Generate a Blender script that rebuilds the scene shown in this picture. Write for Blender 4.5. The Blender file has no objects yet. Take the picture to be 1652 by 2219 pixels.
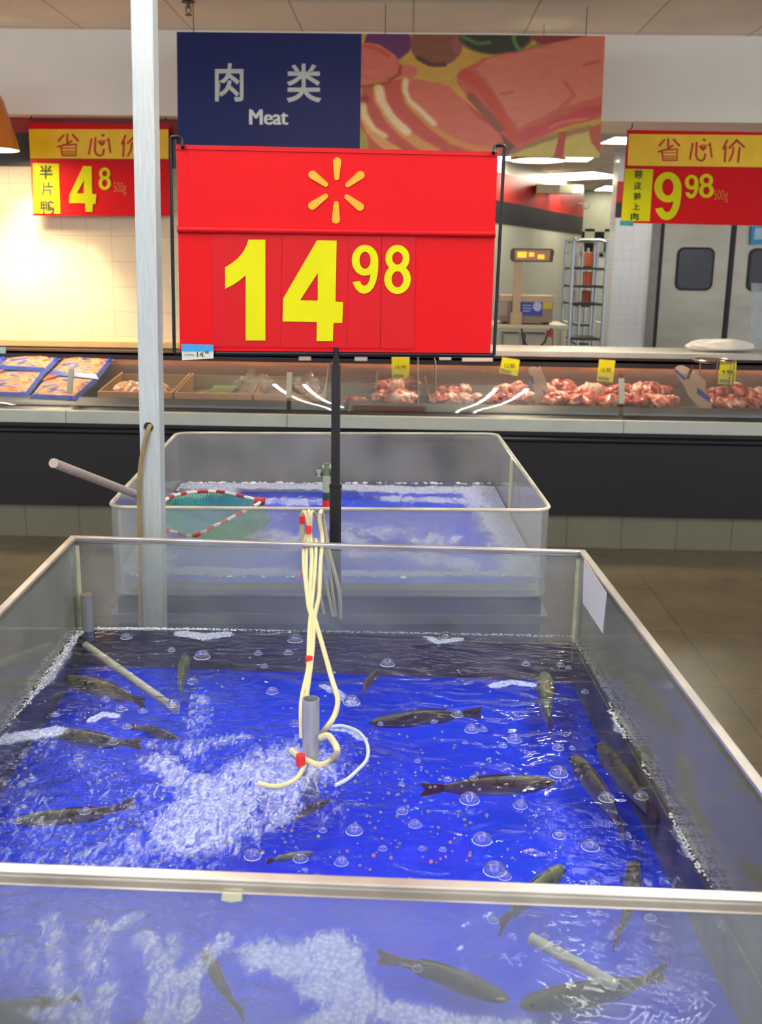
import bpy, bmesh, math, random
from mathutils import Vector, Matrix, noise
from mathutils.geometry import tessellate_polygon
random.seed(7)
sc = bpy.context.scene
COL = sc.collection
# ------------------------------------------------------------------ camera, light, exposure
F = 2240.0; CX, CY = 826.0, 1109.5
PITCH = math.atan((CY-575.6)/F); YAW = math.radians(1.28); ROLL = 0.015
CAM = Vector((0, 0, 1.5))
fwd = Vector((-math.sin(YAW)*math.cos(PITCH), math.cos(YAW)*math.cos(PITCH), -math.sin(PITCH)))
r0 = fwd.cross(Vector((0, 0, 1))).normalized(); u0 = r0.cross(fwd)
RT = (r0*math.cos(ROLL)+u0*math.sin(ROLL)).normalized(); UP = RT.cross(fwd)
cd = bpy.data.cameras.new('camera'); cam = bpy.data.objects.new('camera', cd); COL.objects.link(cam)
cam.matrix_world = Matrix.Translation(CAM) @ Matrix((RT, UP, -fwd)).transposed().to_4x4()
cd.sensor_fit = 'VERTICAL'; cd.sensor_height = 36; cd.lens = F/2219*36; cd.clip_start = .02; cd.clip_end = 100
cd.dof.use_dof = True; cd.dof.focus_distance = 1.9; cd.dof.aperture_fstop = 9
sc.camera = cam
sc.view_settings.view_transform = 'Standard'; sc.view_settings.look = 'None'
sc.view_settings.gamma = 1; sc.view_settings.use_curve_mapping = False
sc.view_settings.exposure = 0.86
W = bpy.data.worlds.new('world'); sc.world = W; W.use_nodes = True
W.node_tree.nodes['Background'].inputs[0].default_value = (.80, .86, 1, 1)
W.node_tree.nodes['Background'].inputs[1].default_value = .75
TUBE_POWER = 19.0; PANEL_POWER = 9.0; HEAT_POWER = 26.0; WALL_SPOT = 38.0
try: sc.cycles.use_denoising = True
except Exception: pass
sc.cycles.max_bounces = 10; sc.cycles.transparent_max_bounces = 24; sc.cycles.sample_clamp_indirect = 6

def ray(px, py):
    return (fwd + RT*((px-CX)/F) - UP*((py-CY)/F))
def P(px, py, Y):            # the point of the plane y = Y seen at that place of the photograph
    d = ray(px, py); return CAM + d*(Y/d.y)
def Z(px, py, z):            # the same on a level plane
    d = ray(px, py); return CAM + d*((z-CAM.z)/d.z)
def hit(px, py, p0, n):
    d = ray(px, py); return CAM + d*((p0-CAM).dot(n)/d.dot(n))

# ------------------------------------------------------------------ materials
def lin(c):
    return tuple(((v/255)/12.92 if v/255 <= .04045 else ((v/255+.055)/1.055)**2.4) for v in c)
MATS = {}
def mat(name, c, rough=.5, metal=0, c2=None, scale=8, spec=.5, bump=0, bscale=40, coat=0, alpha=None, emit=None, estr=0, detail=3, contrast=1.0, stretch=None):
    if name in MATS: return MATS[name]
    m = bpy.data.materials.new(name); m.use_nodes = True; nt = m.node_tree; b = nt.nodes['Principled BSDF']
    b.inputs['Base Color'].default_value = (*lin(c), 1); b.inputs['Roughness'].default_value = rough
    b.inputs['Metallic'].default_value = metal; b.inputs['Specular IOR Level'].default_value = spec
    b.inputs['Coat Weight'].default_value = coat
    tc = nt.nodes.new('ShaderNodeTexCoord'); mp = nt.nodes.new('ShaderNodeMapping'); nt.links.new(tc.outputs['Object'], mp.inputs[0])
    if stretch: mp.inputs['Scale'].default_value = stretch
    nz = nt.nodes.new('ShaderNodeTexNoise'); nz.inputs['Scale'].default_value = scale; nz.inputs['Detail'].default_value = detail
    nt.links.new(mp.outputs[0], nz.inputs['Vector'])
    if c2 is None: c2 = tuple(v*.93 for v in c)
    rp = nt.nodes.new('ShaderNodeValToRGB'); e = rp.color_ramp.elements
    e[0].color = (*lin(c2), 1); e[1].color = (*lin(c), 1); e[0].position = .5-.2/contrast; e[1].position = .5+.2/contrast
    nt.links.new(nz.outputs['Fac'], rp.inputs[0]); nt.links.new(rp.outputs[0], b.inputs['Base Color'])
    if bump:
        n2 = nt.nodes.new('ShaderNodeTexNoise'); n2.inputs['Scale'].default_value = bscale; nt.links.new(mp.outputs[0], n2.inputs['Vector'])
        bp = nt.nodes.new('ShaderNodeBump'); bp.inputs['Strength'].default_value = bump; bp.inputs['Distance'].default_value = .01
        nt.links.new(n2.outputs['Fac'], bp.inputs['Height']); nt.links.new(bp.outputs[0], b.inputs['Normal'])
    if emit is not None:
        b.inputs['Emission Color'].default_value = (*lin(emit), 1); b.inputs['Emission Strength'].default_value = estr
    if alpha is not None: b.inputs['Alpha'].default_value = alpha
    MATS[name] = m; return m
def tilemat(name, c, grout, tw, th, rough=.15, mortar=.02, axis='XZ', bump=.2, c2=None, off=0.0):
    m = bpy.data.materials.new(name); m.use_nodes = True; nt = m.node_tree; b = nt.nodes['Principled BSDF']
    g = nt.nodes.new('ShaderNodeNewGeometry'); sp = nt.nodes.new('ShaderNodeSeparateXYZ'); cb = nt.nodes.new('ShaderNodeCombineXYZ')
    nt.links.new(g.outputs['Position'], sp.inputs[0]); nt.links.new(sp.outputs[axis[0]], cb.inputs[0]); nt.links.new(sp.outputs[axis[1]], cb.inputs[1])
    br = nt.nodes.new('ShaderNodeTexBrick'); br.offset = off; br.squash = 1
    br.inputs['Scale'].default_value = 1; br.inputs['Brick Width'].default_value = tw; br.inputs['Row Height'].default_value = th
    br.inputs['Mortar Size'].default_value = mortar*min(tw, th); br.inputs['Mortar Smooth'].default_value = .3
    br.inputs['Color1'].default_value = (*lin(c), 1); br.inputs['Color2'].default_value = (*lin(c2 or c), 1); br.inputs['Mortar'].default_value = (*lin(grout), 1)
    nt.links.new(cb.outputs[0], br.inputs['Vector'])
    nz = nt.nodes.new('ShaderNodeTexNoise'); nz.inputs['Scale'].default_value = 3; nt.links.new(g.outputs['Position'], nz.inputs['Vector'])
    mx = nt.nodes.new('ShaderNodeMixRGB'); mx.blend_type = 'MULTIPLY'; mx.inputs[0].default_value = .25
    nt.links.new(br.outputs['Color'], mx.inputs[1]); nt.links.new(nz.outputs['Fac'], mx.inputs[2]); nt.links.new(mx.outputs[0], b.inputs['Base Color'])
    bp = nt.nodes.new('ShaderNodeBump'); bp.inputs['Strength'].default_value = bump; bp.inputs['Distance'].default_value = .004; bp.invert = True
    nt.links.new(br.outputs['Fac'], bp.inputs['Height']); nt.links.new(bp.outputs[0], b.inputs['Normal'])
    b.inputs['Roughness'].default_value = rough
    return m
def glassmat(name, tint=(1, 1, 1), film=.06, filmc=(200, 205, 195), rough=.03, ior=1.45, fscale=9, boost=1.0):
    """clear pane: straight see-through, a Fresnel reflection and a thin film of dried splashes"""
    m = bpy.data.materials.new(name); m.use_nodes = True; nt = m.node_tree; nt.nodes.clear()
    o = nt.nodes.new('ShaderNodeOutputMaterial'); tr = nt.nodes.new('ShaderNodeBsdfTransparent'); gl = nt.nodes.new('ShaderNodeBsdfGlossy'); df = nt.nodes.new('ShaderNodeBsdfDiffuse')
    tr.inputs[0].default_value = (*tint, 1); gl.inputs['Roughness'].default_value = rough; df.inputs[0].default_value = (*lin(filmc), 1)
    fr = nt.nodes.new('ShaderNodeFresnel'); fr.inputs[0].default_value = ior
    ms = nt.nodes.new('ShaderNodeMath'); ms.operation = 'MULTIPLY'; ms.inputs[1].default_value = boost; nt.links.new(fr.outputs[0], ms.inputs[0])
    m1 = nt.nodes.new('ShaderNodeMixShader'); nt.links.new(ms.outputs[0], m1.inputs[0]); nt.links.new(tr.outputs[0], m1.inputs[1]); nt.links.new(gl.outputs[0], m1.inputs[2])
    tc = nt.nodes.new('ShaderNodeTexCoord'); nz = nt.nodes.new('ShaderNodeTexNoise'); nz.inputs['Scale'].default_value = fscale; nz.inputs['Detail'].default_value = 5
    nt.links.new(tc.outputs['Object'], nz.inputs['Vector'])
    mr = nt.nodes.new('ShaderNodeMapRange'); mr.inputs[1].default_value = .3; mr.inputs[2].default_value = .75; mr.inputs[3].default_value = film*.6; mr.inputs[4].default_value = film*1.5
    nt.links.new(nz.outputs['Fac'], mr.inputs[0])
    m2 = nt.nodes.new('ShaderNodeMixShader'); nt.links.new(mr.outputs[0], m2.inputs[0]); nt.links.new(m1.outputs[0], m2.inputs[1]); nt.links.new(df.outputs[0], m2.inputs[2])
    nt.links.new(m2.outputs[0], o.inputs[0]); return m
def emitmat(name, c, s):
    m = bpy.data.materials.new(name); m.use_nodes = True; nt = m.node_tree; nt.nodes.clear()
    o = nt.nodes.new('ShaderNodeOutputMaterial'); e = nt.nodes.new('ShaderNodeEmission'); e.inputs[0].default_value = (*lin(c), 1); e.inputs[1].default_value = s
    nt.links.new(e.outputs[0], o.inputs[0]); return m

# ------------------------------------------------------------------ mesh helpers
def tag(o, label=None, cat=None, group=None, kind=None):
    if label: o['label'] = label
    if cat: o['category'] = cat
    if group: o['group'] = group
    if kind: o['kind'] = kind
    return o
def empty(name, loc, label=None, cat=None, group=None, rz=0):
    o = bpy.data.objects.new(name, None); o.empty_display_size = .05; o.location = loc; o.rotation_euler.z = rz; COL.objects.link(o)
    return tag(o, label, cat, group)
def wloc(o):
    v = Vector((0, 0, 0))
    while o is not None: v += o.location; o = o.parent
    return v
class MB:
    def __init__(s): s.v = []; s.f = []; s.m = []
    def add(s, vs, fs, mi=0):
        n = len(s.v); s.v += [Vector(v) for v in vs]; s.f += [tuple(i+n for i in f) for f in fs]; s.m += [mi]*len(fs); return s
    def box(s, a, b, mi=0):
        x0, y0, z0 = a; x1, y1, z1 = b
        return s.add([(x0,y0,z0),(x1,y0,z0),(x1,y1,z0),(x0,y1,z0),(x0,y0,z1),(x1,y0,z1),(x1,y1,z1),(x0,y1,z1)],
                     [(0,3,2,1),(4,5,6,7),(0,1,5,4),(1,2,6,5),(2,3,7,6),(3,0,4,7)], mi)
    def slab(s, pts, off, mi=0):       # a flat outline given thickness: pts ordered, off = extrusion vector
        n = len(pts); off = Vector(off); pts = [Vector(p) for p in pts]
        tris = tessellate_polygon([pts])
        return s.add(pts+[p+off for p in pts], [tuple(t) for t in tris]+[tuple(i+n for i in reversed(t)) for t in tris]+[(i, (i+1) % n, (i+1) % n+n, i+n) for i in range(n)], mi)
    def face(s, loops, mi=0):          # flat face with holes
        loops = [[Vector(p) for p in l] for l in loops]; allp = [p for l in loops for p in l]
        return s.add(allp, [tuple(t) for t in tessellate_polygon(loops)], mi)
    def bar(s, a, b, w, h, mi=0, up=(0, 0, 1)):
        a = Vector(a); b = Vector(b); d = (b-a).normalized(); u = Vector(up)
        sd = d.cross(u).normalized(); u = sd.cross(d).normalized(); vs = []
        for p in (a, b):
            for sx, sz in ((-1,-1),(1,-1),(1,1),(-1,1)): vs.append(p+sd*(sx*w/2)+u*(sz*h/2))
        return s.add(vs, [(0,1,2,3),(7,6,5,4),(0,4,5,1),(1,5,6,2),(2,6,7,3),(3,7,4,0)], mi)
    def tube(s, pts, r, n=8, mi=0, caps=True):
        pts = [Vector(p) for p in pts]; rs = r if isinstance(r, (list, tuple)) else [r]*len(pts)
        t0 = (pts[1]-pts[0]).normalized(); ref = Vector((0, 0, 1)) if abs(t0.z) < .9 else Vector((1, 0, 0)); u = t0.cross(ref).normalized(); vs = []
        for i, p in enumerate(pts):
            t = (pts[min(i+1, len(pts)-1)]-pts[max(i-1, 0)]).normalized(); u = (u-t*u.dot(t)).normalized(); v = t.cross(u)
            for k in range(n):
                a = 2*math.pi*k/n; vs.append(p+(u*math.cos(a)+v*math.sin(a))*rs[i])
        fs = [(i*n+k, i*n+(k+1) % n, (i+1)*n+(k+1) % n, (i+1)*n+k) for i in range(len(pts)-1) for k in range(n)]
        if caps: fs += [tuple(reversed(range(n))), tuple((len(pts)-1)*n+k for k in range(n))]
        return s.add(vs, fs, mi)
    def lathe(s, c, prof, n=24, mi=0):   # prof: (radius, z)
        c = Vector(c); vs = [c+Vector((r*math.cos(2*math.pi*k/n), r*math.sin(2*math.pi*k/n), z)) for r, z in prof for k in range(n)]
        return s.add(vs, [(i*n+k, i*n+(k+1) % n, (i+1)*n+(k+1) % n, (i+1)*n+k) for i in range(len(prof)-1) for k in range(n)], mi)
    def build(s, name, m, parent=None, smooth=False, bevel=0, angle=.6):
        off = wloc(parent) if parent is not None else Vector((0, 0, 0))
        me = bpy.data.meshes.new(name); me.from_pydata([tuple(v-off) for v in s.v], [], s.f)
        for mm in (m if isinstance(m, (list, tuple)) else [m]): me.materials.append(mm)
        me.polygons.foreach_set('material_index', s.m)
        me.validate(); bm = bmesh.new(); bm.from_mesh(me)
        if not name.startswith(('picture', 'digit', 'lettering', 'water_sheet')): bmesh.ops.recalc_face_normals(bm, faces=bm.faces)
        if bevel: bmesh.ops.bevel(bm, geom=[e for e in bm.edges if e.calc_face_angle(0) > .5], offset=bevel, segments=2, profile=.6, affect='EDGES')
        bm.to_mesh(me); bm.free()
        if smooth:
            for p in me.polygons: p.use_smooth = True
            me.set_sharp_from_angle(angle=angle)
        o = bpy.data.objects.new(name, me); COL.objects.link(o)
        if parent is not None: o.parent = parent
        return o
def rebase(o, loc=None):             # put a single mesh's own origin at its base
    if loc is None:
        vs = [v.co for v in o.data.vertices]; loc = Vector((sum(v.x for v in vs)/len(vs), sum(v.y for v in vs)/len(vs), min(v.z for v in vs)))
    for v in o.data.vertices: v.co -= loc
    o.location = loc; return o
def copy_tree(o, parent=None):
    c = o.copy(); COL.objects.link(c); c.parent = parent
    for ch in [x for x in bpy.data.objects if x.parent == o]: copy_tree(ch, c)
    return c
def spline(pts, n=8):
    pts = [Vector(p) for p in pts]; out = []
    for i in range(len(pts)-1):
        p0 = pts[max(i-1, 0)]; p1 = pts[i]; p2 = pts[i+1]; p3 = pts[min(i+2, len(pts)-1)]
        for k in range(n):
            t = k/n; out.append(.5*((2*p1)+(-p0+p2)*t+(2*p0-5*p1+4*p2-p3)*t*t+(-p0+3*p1-3*p2+p3)*t**3))
    return out+[pts[-1]]
def ell(cx, cy, rx, ry, n=40): return [(cx+rx*math.cos(2*math.pi*k/n), cy+ry*math.sin(2*math.pi*k/n)) for k in range(n)]
def art(name, loops_list, Y, m, parent, thick=.0012):   # print: flat outlines (photo px) on the sign plane y = Y, standing a hair proud
    mb = MB()
    for k, loops in enumerate(loops_list):
        mb.face([[P(x, y, Y-thick-.00015*k) for x, y in l] for l in loops])
    return mb.build(name, m, parent)
def nine(x0, y0, x1, y1):
    w, h = x1-x0, y1-y0; N = lambda l: [(x0+a*w, y0+b*h) for a, b in l]
    ring = [N(ell(.5, .315, .5, .315)), N(ell(.5, .315, .21, .175))]
    tail = [(1,.30),(1,.45),(.975,.6),(.915,.75),(.82,.87),(.7,.95),(.56,.99),(.45,1),(.3,.98),(.16,.91),(.07,.82),(.03,.765),(.31,.735),(.35,.79),(.41,.825),(.48,.835),(.56,.82),(.63,.765),(.68,.69),(.705,.6),(.715,.5),(.75,.42)]
    return [ring, [N(tail)]]
def eight(x0, y0, x1, y1):
    w, h = x1-x0, y1-y0; N = lambda l: [(x0+a*w, y0+b*h) for a, b in l]
    return [[N(ell(.5, .27, .455, .27)), N(ell(.5, .27, .2, .13))], [N(ell(.5, .70, .5, .30)), N(ell(.5, .70, .22, .165))]]
def four(pts, hole): return [[pts, hole]]
def text_on(name, s, x0, y0, x1, y1, Y, m, parent, bold=.0, thick=.0012, skew=0.0):
    """writing as a flat mesh fitted into a photo-px box on the plane y = Y (built-in typeface)"""
    cu = bpy.data.curves.new('tmp', 'FONT'); cu.body = s; cu.size = 1; cu.offset = bold; cu.resolution_u = 4
    to = bpy.data.objects.new('tmp', cu); COL.objects.link(to); dg = bpy.context.evaluated_depsgraph_get()
    me = bpy.data.meshes.new_from_object(to.evaluated_get(dg)); vs = [v.co.copy() for v in me.vertices]; fs = [tuple(p.vertices) for p in me.polygons]
    bpy.data.objects.remove(to); bpy.data.curves.remove(cu); bpy.data.meshes.remove(me)
    if not vs: return None
    a0 = min(v.x for v in vs); a1 = max(v.x for v in vs); b0 = min(v.y for v in vs); b1 = max(v.y for v in vs)
    pts = []
    for v in vs:
        fx = (v.x-a0)/(a1-a0); fy = (v.y-b0)/(b1-b0)
        pts.append(P(x0+(x1-x0)*fx, y1+(y0-y1)*fy+skew*fx, Y-thick))
    mb = MB(); mb.add(pts, fs); return mb.build(name, m, parent)
def lettering(name, parts, Y, m, parent, bold=0, thick=.0012):     # several fitted pieces of writing as one mesh
    obs = [text_on('tmp', s, *b, Y, m, None, bold, thick+.0004*k) for k, (s, b) in enumerate(parts)]; mb = MB()
    for o in obs:
        if o is None: continue
        mb.add([v.co for v in o.data.vertices], [tuple(p.vertices) for p in o.data.polygons]); me = o.data; bpy.data.objects.remove(o); bpy.data.meshes.remove(me)
    return mb.build(name, m, parent)

# common materials
M = {}
M['tubeglow'] = emitmat('tube_glow', (255, 252, 245), TUBE_POWER)
M['panelglow'] = emitmat('panel_glow', (255, 248, 225), PANEL_POWER)
M['white'] = mat('white_paint', (232, 232, 226), .5)
M['fixture'] = mat('fixture_white', (225, 225, 222), .4)
M['black'] = mat('black_metal', (28, 27, 29), .35, .3, c2=(20, 20, 22))
M['red'] = mat('sign_red', (214, 8, 18), .55, spec=.2, c2=(208, 6, 16), scale=3)
M['red2'] = mat('card_red', (196, 8, 20), .45, spec=.25, c2=(198, 8, 20), scale=5)
M['yellow'] = mat('sign_yellow', (214, 212, 0), .55, c2=(208, 204, 0), spec=.2)
M['gold'] = mat('banner_yellow', (250, 205, 0), .4)
M['orange'] = mat('spark_orange', (250, 165, 0), .45)
M['printred'] = mat('print_red', (200, 14, 20), .4)
M['ink'] = mat('black_ink', (30, 30, 12), .6)
M['steel'] = mat('brushed_steel', (185, 185, 180), .28, .95, c2=(150, 150, 148), scale=30, stretch=(1, 1, 20))
M['rim'] = mat('rim_steel', (225, 220, 212), .3, .75, c2=(190, 184, 176), scale=12)
M['pole'] = mat('pole_paint', (190, 198, 198), .35, .25, c2=(172, 180, 180), scale=25, stretch=(8, 8, .6))

# ------------------------------------------------------------------ the room
CZ = 2.77
floor_m = tilemat('floor_tile', (112, 102, 82), (100, 91, 74), .6, .6, rough=.25, mortar=.008, axis='XY', bump=.05, c2=(116, 106, 86))
_nt = floor_m.node_tree; _n = [n for n in _nt.nodes if n.type == 'TEX_NOISE'][0]; _n.inputs['Scale'].default_value = 4; _n.inputs['Detail'].default_value = 8
[n for n in _nt.nodes if n.type == 'MIX_RGB'][0].inputs[0].default_value = .5
tag(MB().box((-9, -4, -.1), (9, 19.2, 0)).build('floor', floor_m), kind='structure')
ceil_m = tilemat('ceiling_tile', (244, 236, 224), (204, 194, 180), .62, 1.24, rough=.85, mortar=.012, axis='XY', bump=.1, c2=(242, 234, 222))
tag(MB().box((-9, -4, CZ), (9, 19.2, CZ+.1)).build('ceiling', ceil_m), kind='structure')
paint = mat('bulkhead_paint', (242, 240, 230), .7, scale=2, c2=(238, 236, 226))
tag(MB().box((-9, 6.25, 2.317), (9, 6.81, CZ)).build('wall_bulkhead', paint), kind='structure')
beige = tilemat('beige_tile', (226, 205, 170), (205, 184, 150), .15, .15, rough=.18, mortar=.02, axis='XZ', bump=.15)
xl = P(600, 500, 6.42).x
tag(MB().box((-9, 6.42, 0), (xl, 6.7, CZ)).build('wall_left', beige), kind='structure')
bandr = mat('band_red', (150, 20, 28), .4); bandk = mat('band_black', (42, 36, 30), .4)
tag(MB().box((-9, 6.405, 2.235), (xl, 6.42, CZ-.3)).build('trim_1', bandr), kind='structure')
tag(MB().box((-9, 6.405, 2.045), (xl, 6.42, 2.235)).build('trim_2', bandk), kind='structure')
tag(MB().box((-9, 6.33, P(200, 752, 6.33).z), (xl, 6.42, P(200, 740, 6.33).z)).build('trim_3', mat('ledge_tan', (214, 176, 120), .4)), kind='structure')
# door wall
YD = 12.0
wx0 = P(1326, 600, YD).x; dx0 = P(1424, 600, YD).x; dtop = 2.12
wt = tilemat('white_tile', (226, 230, 238), (208, 212, 222), .1, .1, rough=.12, mortar=.03, axis='XZ', bump=.2)
dw = P(1577, 620, YD).x - P(1432, 620, YD).x
dx1 = dx0+2*dw+.14
m_ = MB().box((wx0, YD, 0), (dx0-.09, YD+.3, CZ)).box((dx0-.09, YD, dtop+.08), (dx1+.09, YD+.3, CZ)).box((dx1+.09, YD, 0), (9, YD+.3, CZ))
tag(m_.build('wall_right', wt), kind='structure')
tag(MB().box((wx0-.005, YD-.01, 2.22), (9, YD, 2.44)).build('trim_4', mat('band_red2', (190, 16, 34), .4)), kind='structure')
tag(MB().box((wx0-.005, YD-.01, 2.06), (9, YD, 2.22)).build('trim_5', mat('band_black2', (30, 34, 42), .4)), kind='structure')
tag(MB().box((dx0-.09, YD-.03, 0), (dx0, YD+.3, dtop+.08)).box((dx1, YD-.03, 0), (dx1+.09, YD+.3, dtop+.08)).box((dx0-.09, YD-.03, dtop), (dx1+.09, YD+.3, dtop+.08)).build('trim_6', mat('door_frame', (138, 132, 130), .4, .5)), kind='structure')
doorm = mat('door_steel', (176, 170, 154), .32, .75, c2=(160, 154, 140), scale=2, stretch=(1, 1, 3))
gask = mat('gasket', (22, 20, 34), .5)
darkglass = mat('dark_window', (48, 46, 50), .15, c2=(38, 36, 40))
def rrect(cx, cz, w, h, r, y, n=6):
    out = []
    for sx, sz, a0 in ((1, 1, 0), (-1, 1, 90), (-1, -1, 180), (1, -1, 270)):
        for k in range(n+1):
            a = math.radians(a0+90*k/n); out.append((cx+sx*(w/2-r)+r*math.cos(a), y, cz+sz*(h/2-r)+r*math.sin(a)))
    return out
for k in range(2):
    x0 = dx0+.05+k*(dw+.05); x1 = x0+dw-.01
    d = MB().box((x0, YD+.02, .01), (x1, YD+.06, dtop-.01)).build('door_%d' % (k+1), doorm); tag(d, kind='structure')
    MB().box((x0-.05, YD+.0, .01), (x0-.002, YD+.07, dtop-.01)).build('door_gasket', gask, d)
    wc = P(1507, 583, YD) if k == 0 else P(1507, 583, YD)+Vector((dw+.05, 0, 0))
    wm = MB().slab(rrect(wc.x, wc.z, .42, .475, .08, YD+.005), (0, .015, 0)).build('window_frame', gask, d)
    MB().slab(rrect(wc.x, wc.z, .37, .425, .06, YD+.001), (0, .006, 0)).build('window_pane', darkglass, d)
    MB().box((x0+.12, YD+.005, .12), (x1-.1, YD+.02, .5)).build('kick_plate', M['steel'], d)
# diagonal kitchen wall, checked back wall
A = P(1040, 480, 12.4); B = P(1262, 480, 16.8); dv = (B-A); dv.z = 0; nrm = Vector((dv.y, -dv.x, 0)).normalized()
a0 = Vector((A.x, A.y, 0))-dv*.6; b0 = Vector((B.x, B.y, 0))
def dwall(z0, z1, off, name, mt):
    o = nrm*off; mb = MB(); p = [a0+o, b0+o, b0-nrm*.3, a0-nrm*.3]
    mb.slab([Vector((q.x, q.y, z0)) for q in p], (0, 0, z1-z0)); tag(mb.build(name, mt), kind='structure')
dwall(0, CZ, 0, 'wall_kitchen', mat('kitchen_paint', (196, 192, 172), .35, scale=1.5, c2=(184, 182, 160)))
dwall(2.28, 2.60, .012, 'trim_7', mat('band_red3', (196, 26, 24), .35)); dwall(2.02, 2.28, .012, 'trim_8', mat('band_black3', (34, 24, 30), .35))
chk = bpy.data.materials.new('checker'); chk.use_nodes = True; nt = chk.node_tree; b = nt.nodes['Principled BSDF']
g = nt.nodes.new('ShaderNodeNewGeometry'); ck = nt.nodes.new('ShaderNodeTexChecker'); ck.inputs['Scale'].default_value = 1/.165
ck.inputs['Color1'].default_value = (*lin((150, 150, 130)), 1); ck.inputs['Color2'].default_value = (*lin((24, 24, 24)), 1)
mp = nt.nodes.new('ShaderNodeMapping'); mp.inputs['Location'].default_value = (.03, .0825, .04); nt.links.new(g.outputs['Position'], mp.inputs[0]); nt.links.new(mp.outputs[0], ck.inputs[0]); nt.links.new(ck.outputs[0], b.inputs[0]); b.inputs['Roughness'].default_value = .2
tag(MB().box((-9, 18.0, 0), (9, 18.2, 1.7)).build('wall_back', mat('back_white', (205, 205, 190), .3)), kind='structure')
tag(MB().box((-9, 17.99, 1.7), (9, 18.19, 2.15)).build('trim_9', chk), kind='structure')
tag(MB().box((-9, 18.0, 2.15), (9, 18.2, CZ)).build('wall_upper', mat('back_grey', (150, 148, 128), .5)), kind='structure')

# ceiling lamps over the shop floor: twin fluorescent battens
def batten(x, y, label):
    e = empty('ceiling_light', (x, y, CZ), label, 'ceiling light', 'twin-tube ceiling lights over the shop floor')
    zb = CZ-.34
    MB().box((x-.03, y-.60, zb), (x+.03, y+.60, zb+.04)).box((x-.15, y-.60, zb), (x+.15, y-.57, zb+.03)).box((x-.15, y+.57, zb), (x+.15, y+.60, zb+.03)).build('housing', M['fixture'], e)
    for s in (-.45, .45): MB().tube([(x, y+s, zb+.03), (x, y+s, CZ)], .004, 6).build('hanger', M['steel'], e)
    for s in (-.12, .12): MB().tube([(x+s, y-.57, zb+.01), (x+s, y+.57, zb+.01)], .017, 10).build('tube', M['tubeglow'], e)
for x in (-5.6, -.92, .83, 5.6):  # outermost rows are unseen extras, added to light the walls
    for y in (-3.0, -1.8, -.6, .6, 1.8, 3.0): batten(x, y, 'twin-tube fluorescent light on the shop ceiling: inner rows above the fish tanks, outer rows added to light the walls')
# kitchen ceiling panels
def panel(px, py, w, l, rz, label):
    p = Z(px, py, CZ-.01); e = empty('ceiling_panel_light', (p.x, p.y, CZ), label, 'ceiling light')
    c, s = math.cos(rz), math.sin(rz)
    q = lambda k, z: [(p.x+(a*c-b_*s)*k, p.y+(a*s+b_*c)*k, z) for a, b_ in ((-w/2,-l/2),(w/2,-l/2),(w/2,l/2),(-w/2,l/2))]
    MB().slab(q(1.06, CZ-.02), (0, 0, .02)).build('frame', M['fixture'], e)
    MB().slab(q(1, CZ-.025), (0, 0, .006)).build('diffuser', M['panelglow'], e)
panel(1166, 342, 1.22, .42, 0, 'flat ceiling light panel partly hidden behind the round glowing lamp mouth')
panel(1256, 380, .95, .95, math.radians(52), 'diamond-looking square ceiling light panel over the far kitchen')
panel(1372, 303, .5, .5, .1, 'ceiling light panel peeking out left of the 9.98 sign')
panel(1335, 407, .5, .9, .0, 'farthest ceiling light panel, beside the white tiled column')
for x, y in ((-1.5, 9.0), (2.2, 8.6), (5.2, 10.2), (0.2, 11)):
    e = empty('ceiling_panel_light', (x, y, CZ), 'square kitchen ceiling light above the bulkhead line', 'ceiling light', 'kitchen ceiling lights out of the camera view')
    MB().box((x-.6, y-.3, CZ-.02), (x+.6, y+.3, CZ)).build('frame', M['fixture'], e)
    MB().box((x-.56, y-.27, CZ-.026), (x+.56, y+.27, CZ-.02)).build('diffuser', M['panelglow'], e)
# sprinkler
p = Z(408, 2, CZ); e = empty('sprinkler', (p.x, p.y, CZ), 'small dark sprinkler head on the ceiling left of the meat board', 'sprinkler')
spm = mat('sprinkler_brass', (90, 76, 66), .4, .6)
MB().lathe((p.x, p.y, CZ), [(.0, -.008), (.032, -.008), (.03, 0)]).build('flange', spm, e, True)
MB().tube([(p.x, p.y, CZ-.005), (p.x, p.y, CZ-.035)], .007).tube([(p.x-.012, p.y, CZ-.02), (p.x-.012, p.y, CZ-.05), (p.x, p.y, CZ-.06), (p.x+.012, p.y, CZ-.05), (p.x+.012, p.y, CZ-.02)], .003, 6).build('frame', spm, e)
MB().lathe((p.x, p.y, CZ-.066), [(.0, 0), (.018, 0), (.018, .003), (0, .004)]).build('deflector', spm, e)

# heat lamps over the meat counter
lampm = mat('lamp_orange', (205, 118, 30), .35, c2=(190, 104, 24)); bulbm = emitmat('bulb_glow', (255, 236, 190), HEAT_POWER)
lampin = mat('lamp_inner', (250, 240, 215), .5)
def heat_lamp(px, py, label, Y=6.0, r=.155):
    p = P(px, py, Y); e = empty('pendant_lamp', p, label, 'lamp', 'orange pendant lamps over the meat counter')
    prof = [(r, 0), (r*.93, .05), (r*.55, .26), (r*.3, .33), (.03, .36)]
    MB().lathe(p, prof, 32).build('shade', lampm, e, True)
    MB().lathe(p, [(r*.97, .002), (r*.9, .05), (r*.52, .255), (.02, .34)], 32).build('shade_lining', lampin, e, True)
    MB().lathe(p, [(0, .018), (r*.9, .018), (r*.9, .03), (0, .03)], 28).build('glowing_disc', bulbm, e)
    MB().tube([p+Vector((0, 0, .35)), Vector((p.x, p.y, CZ))], .003).build('cord', mat('cord_pale', (170, 160, 150), .5), e)
heat_lamp(-20, 325, 'orange cone pendant lamp at the left edge above the tiled wall')
heat_lamp(1166, 349, 'round glowing pendant lamp mouth just below the meat board picture')
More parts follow.
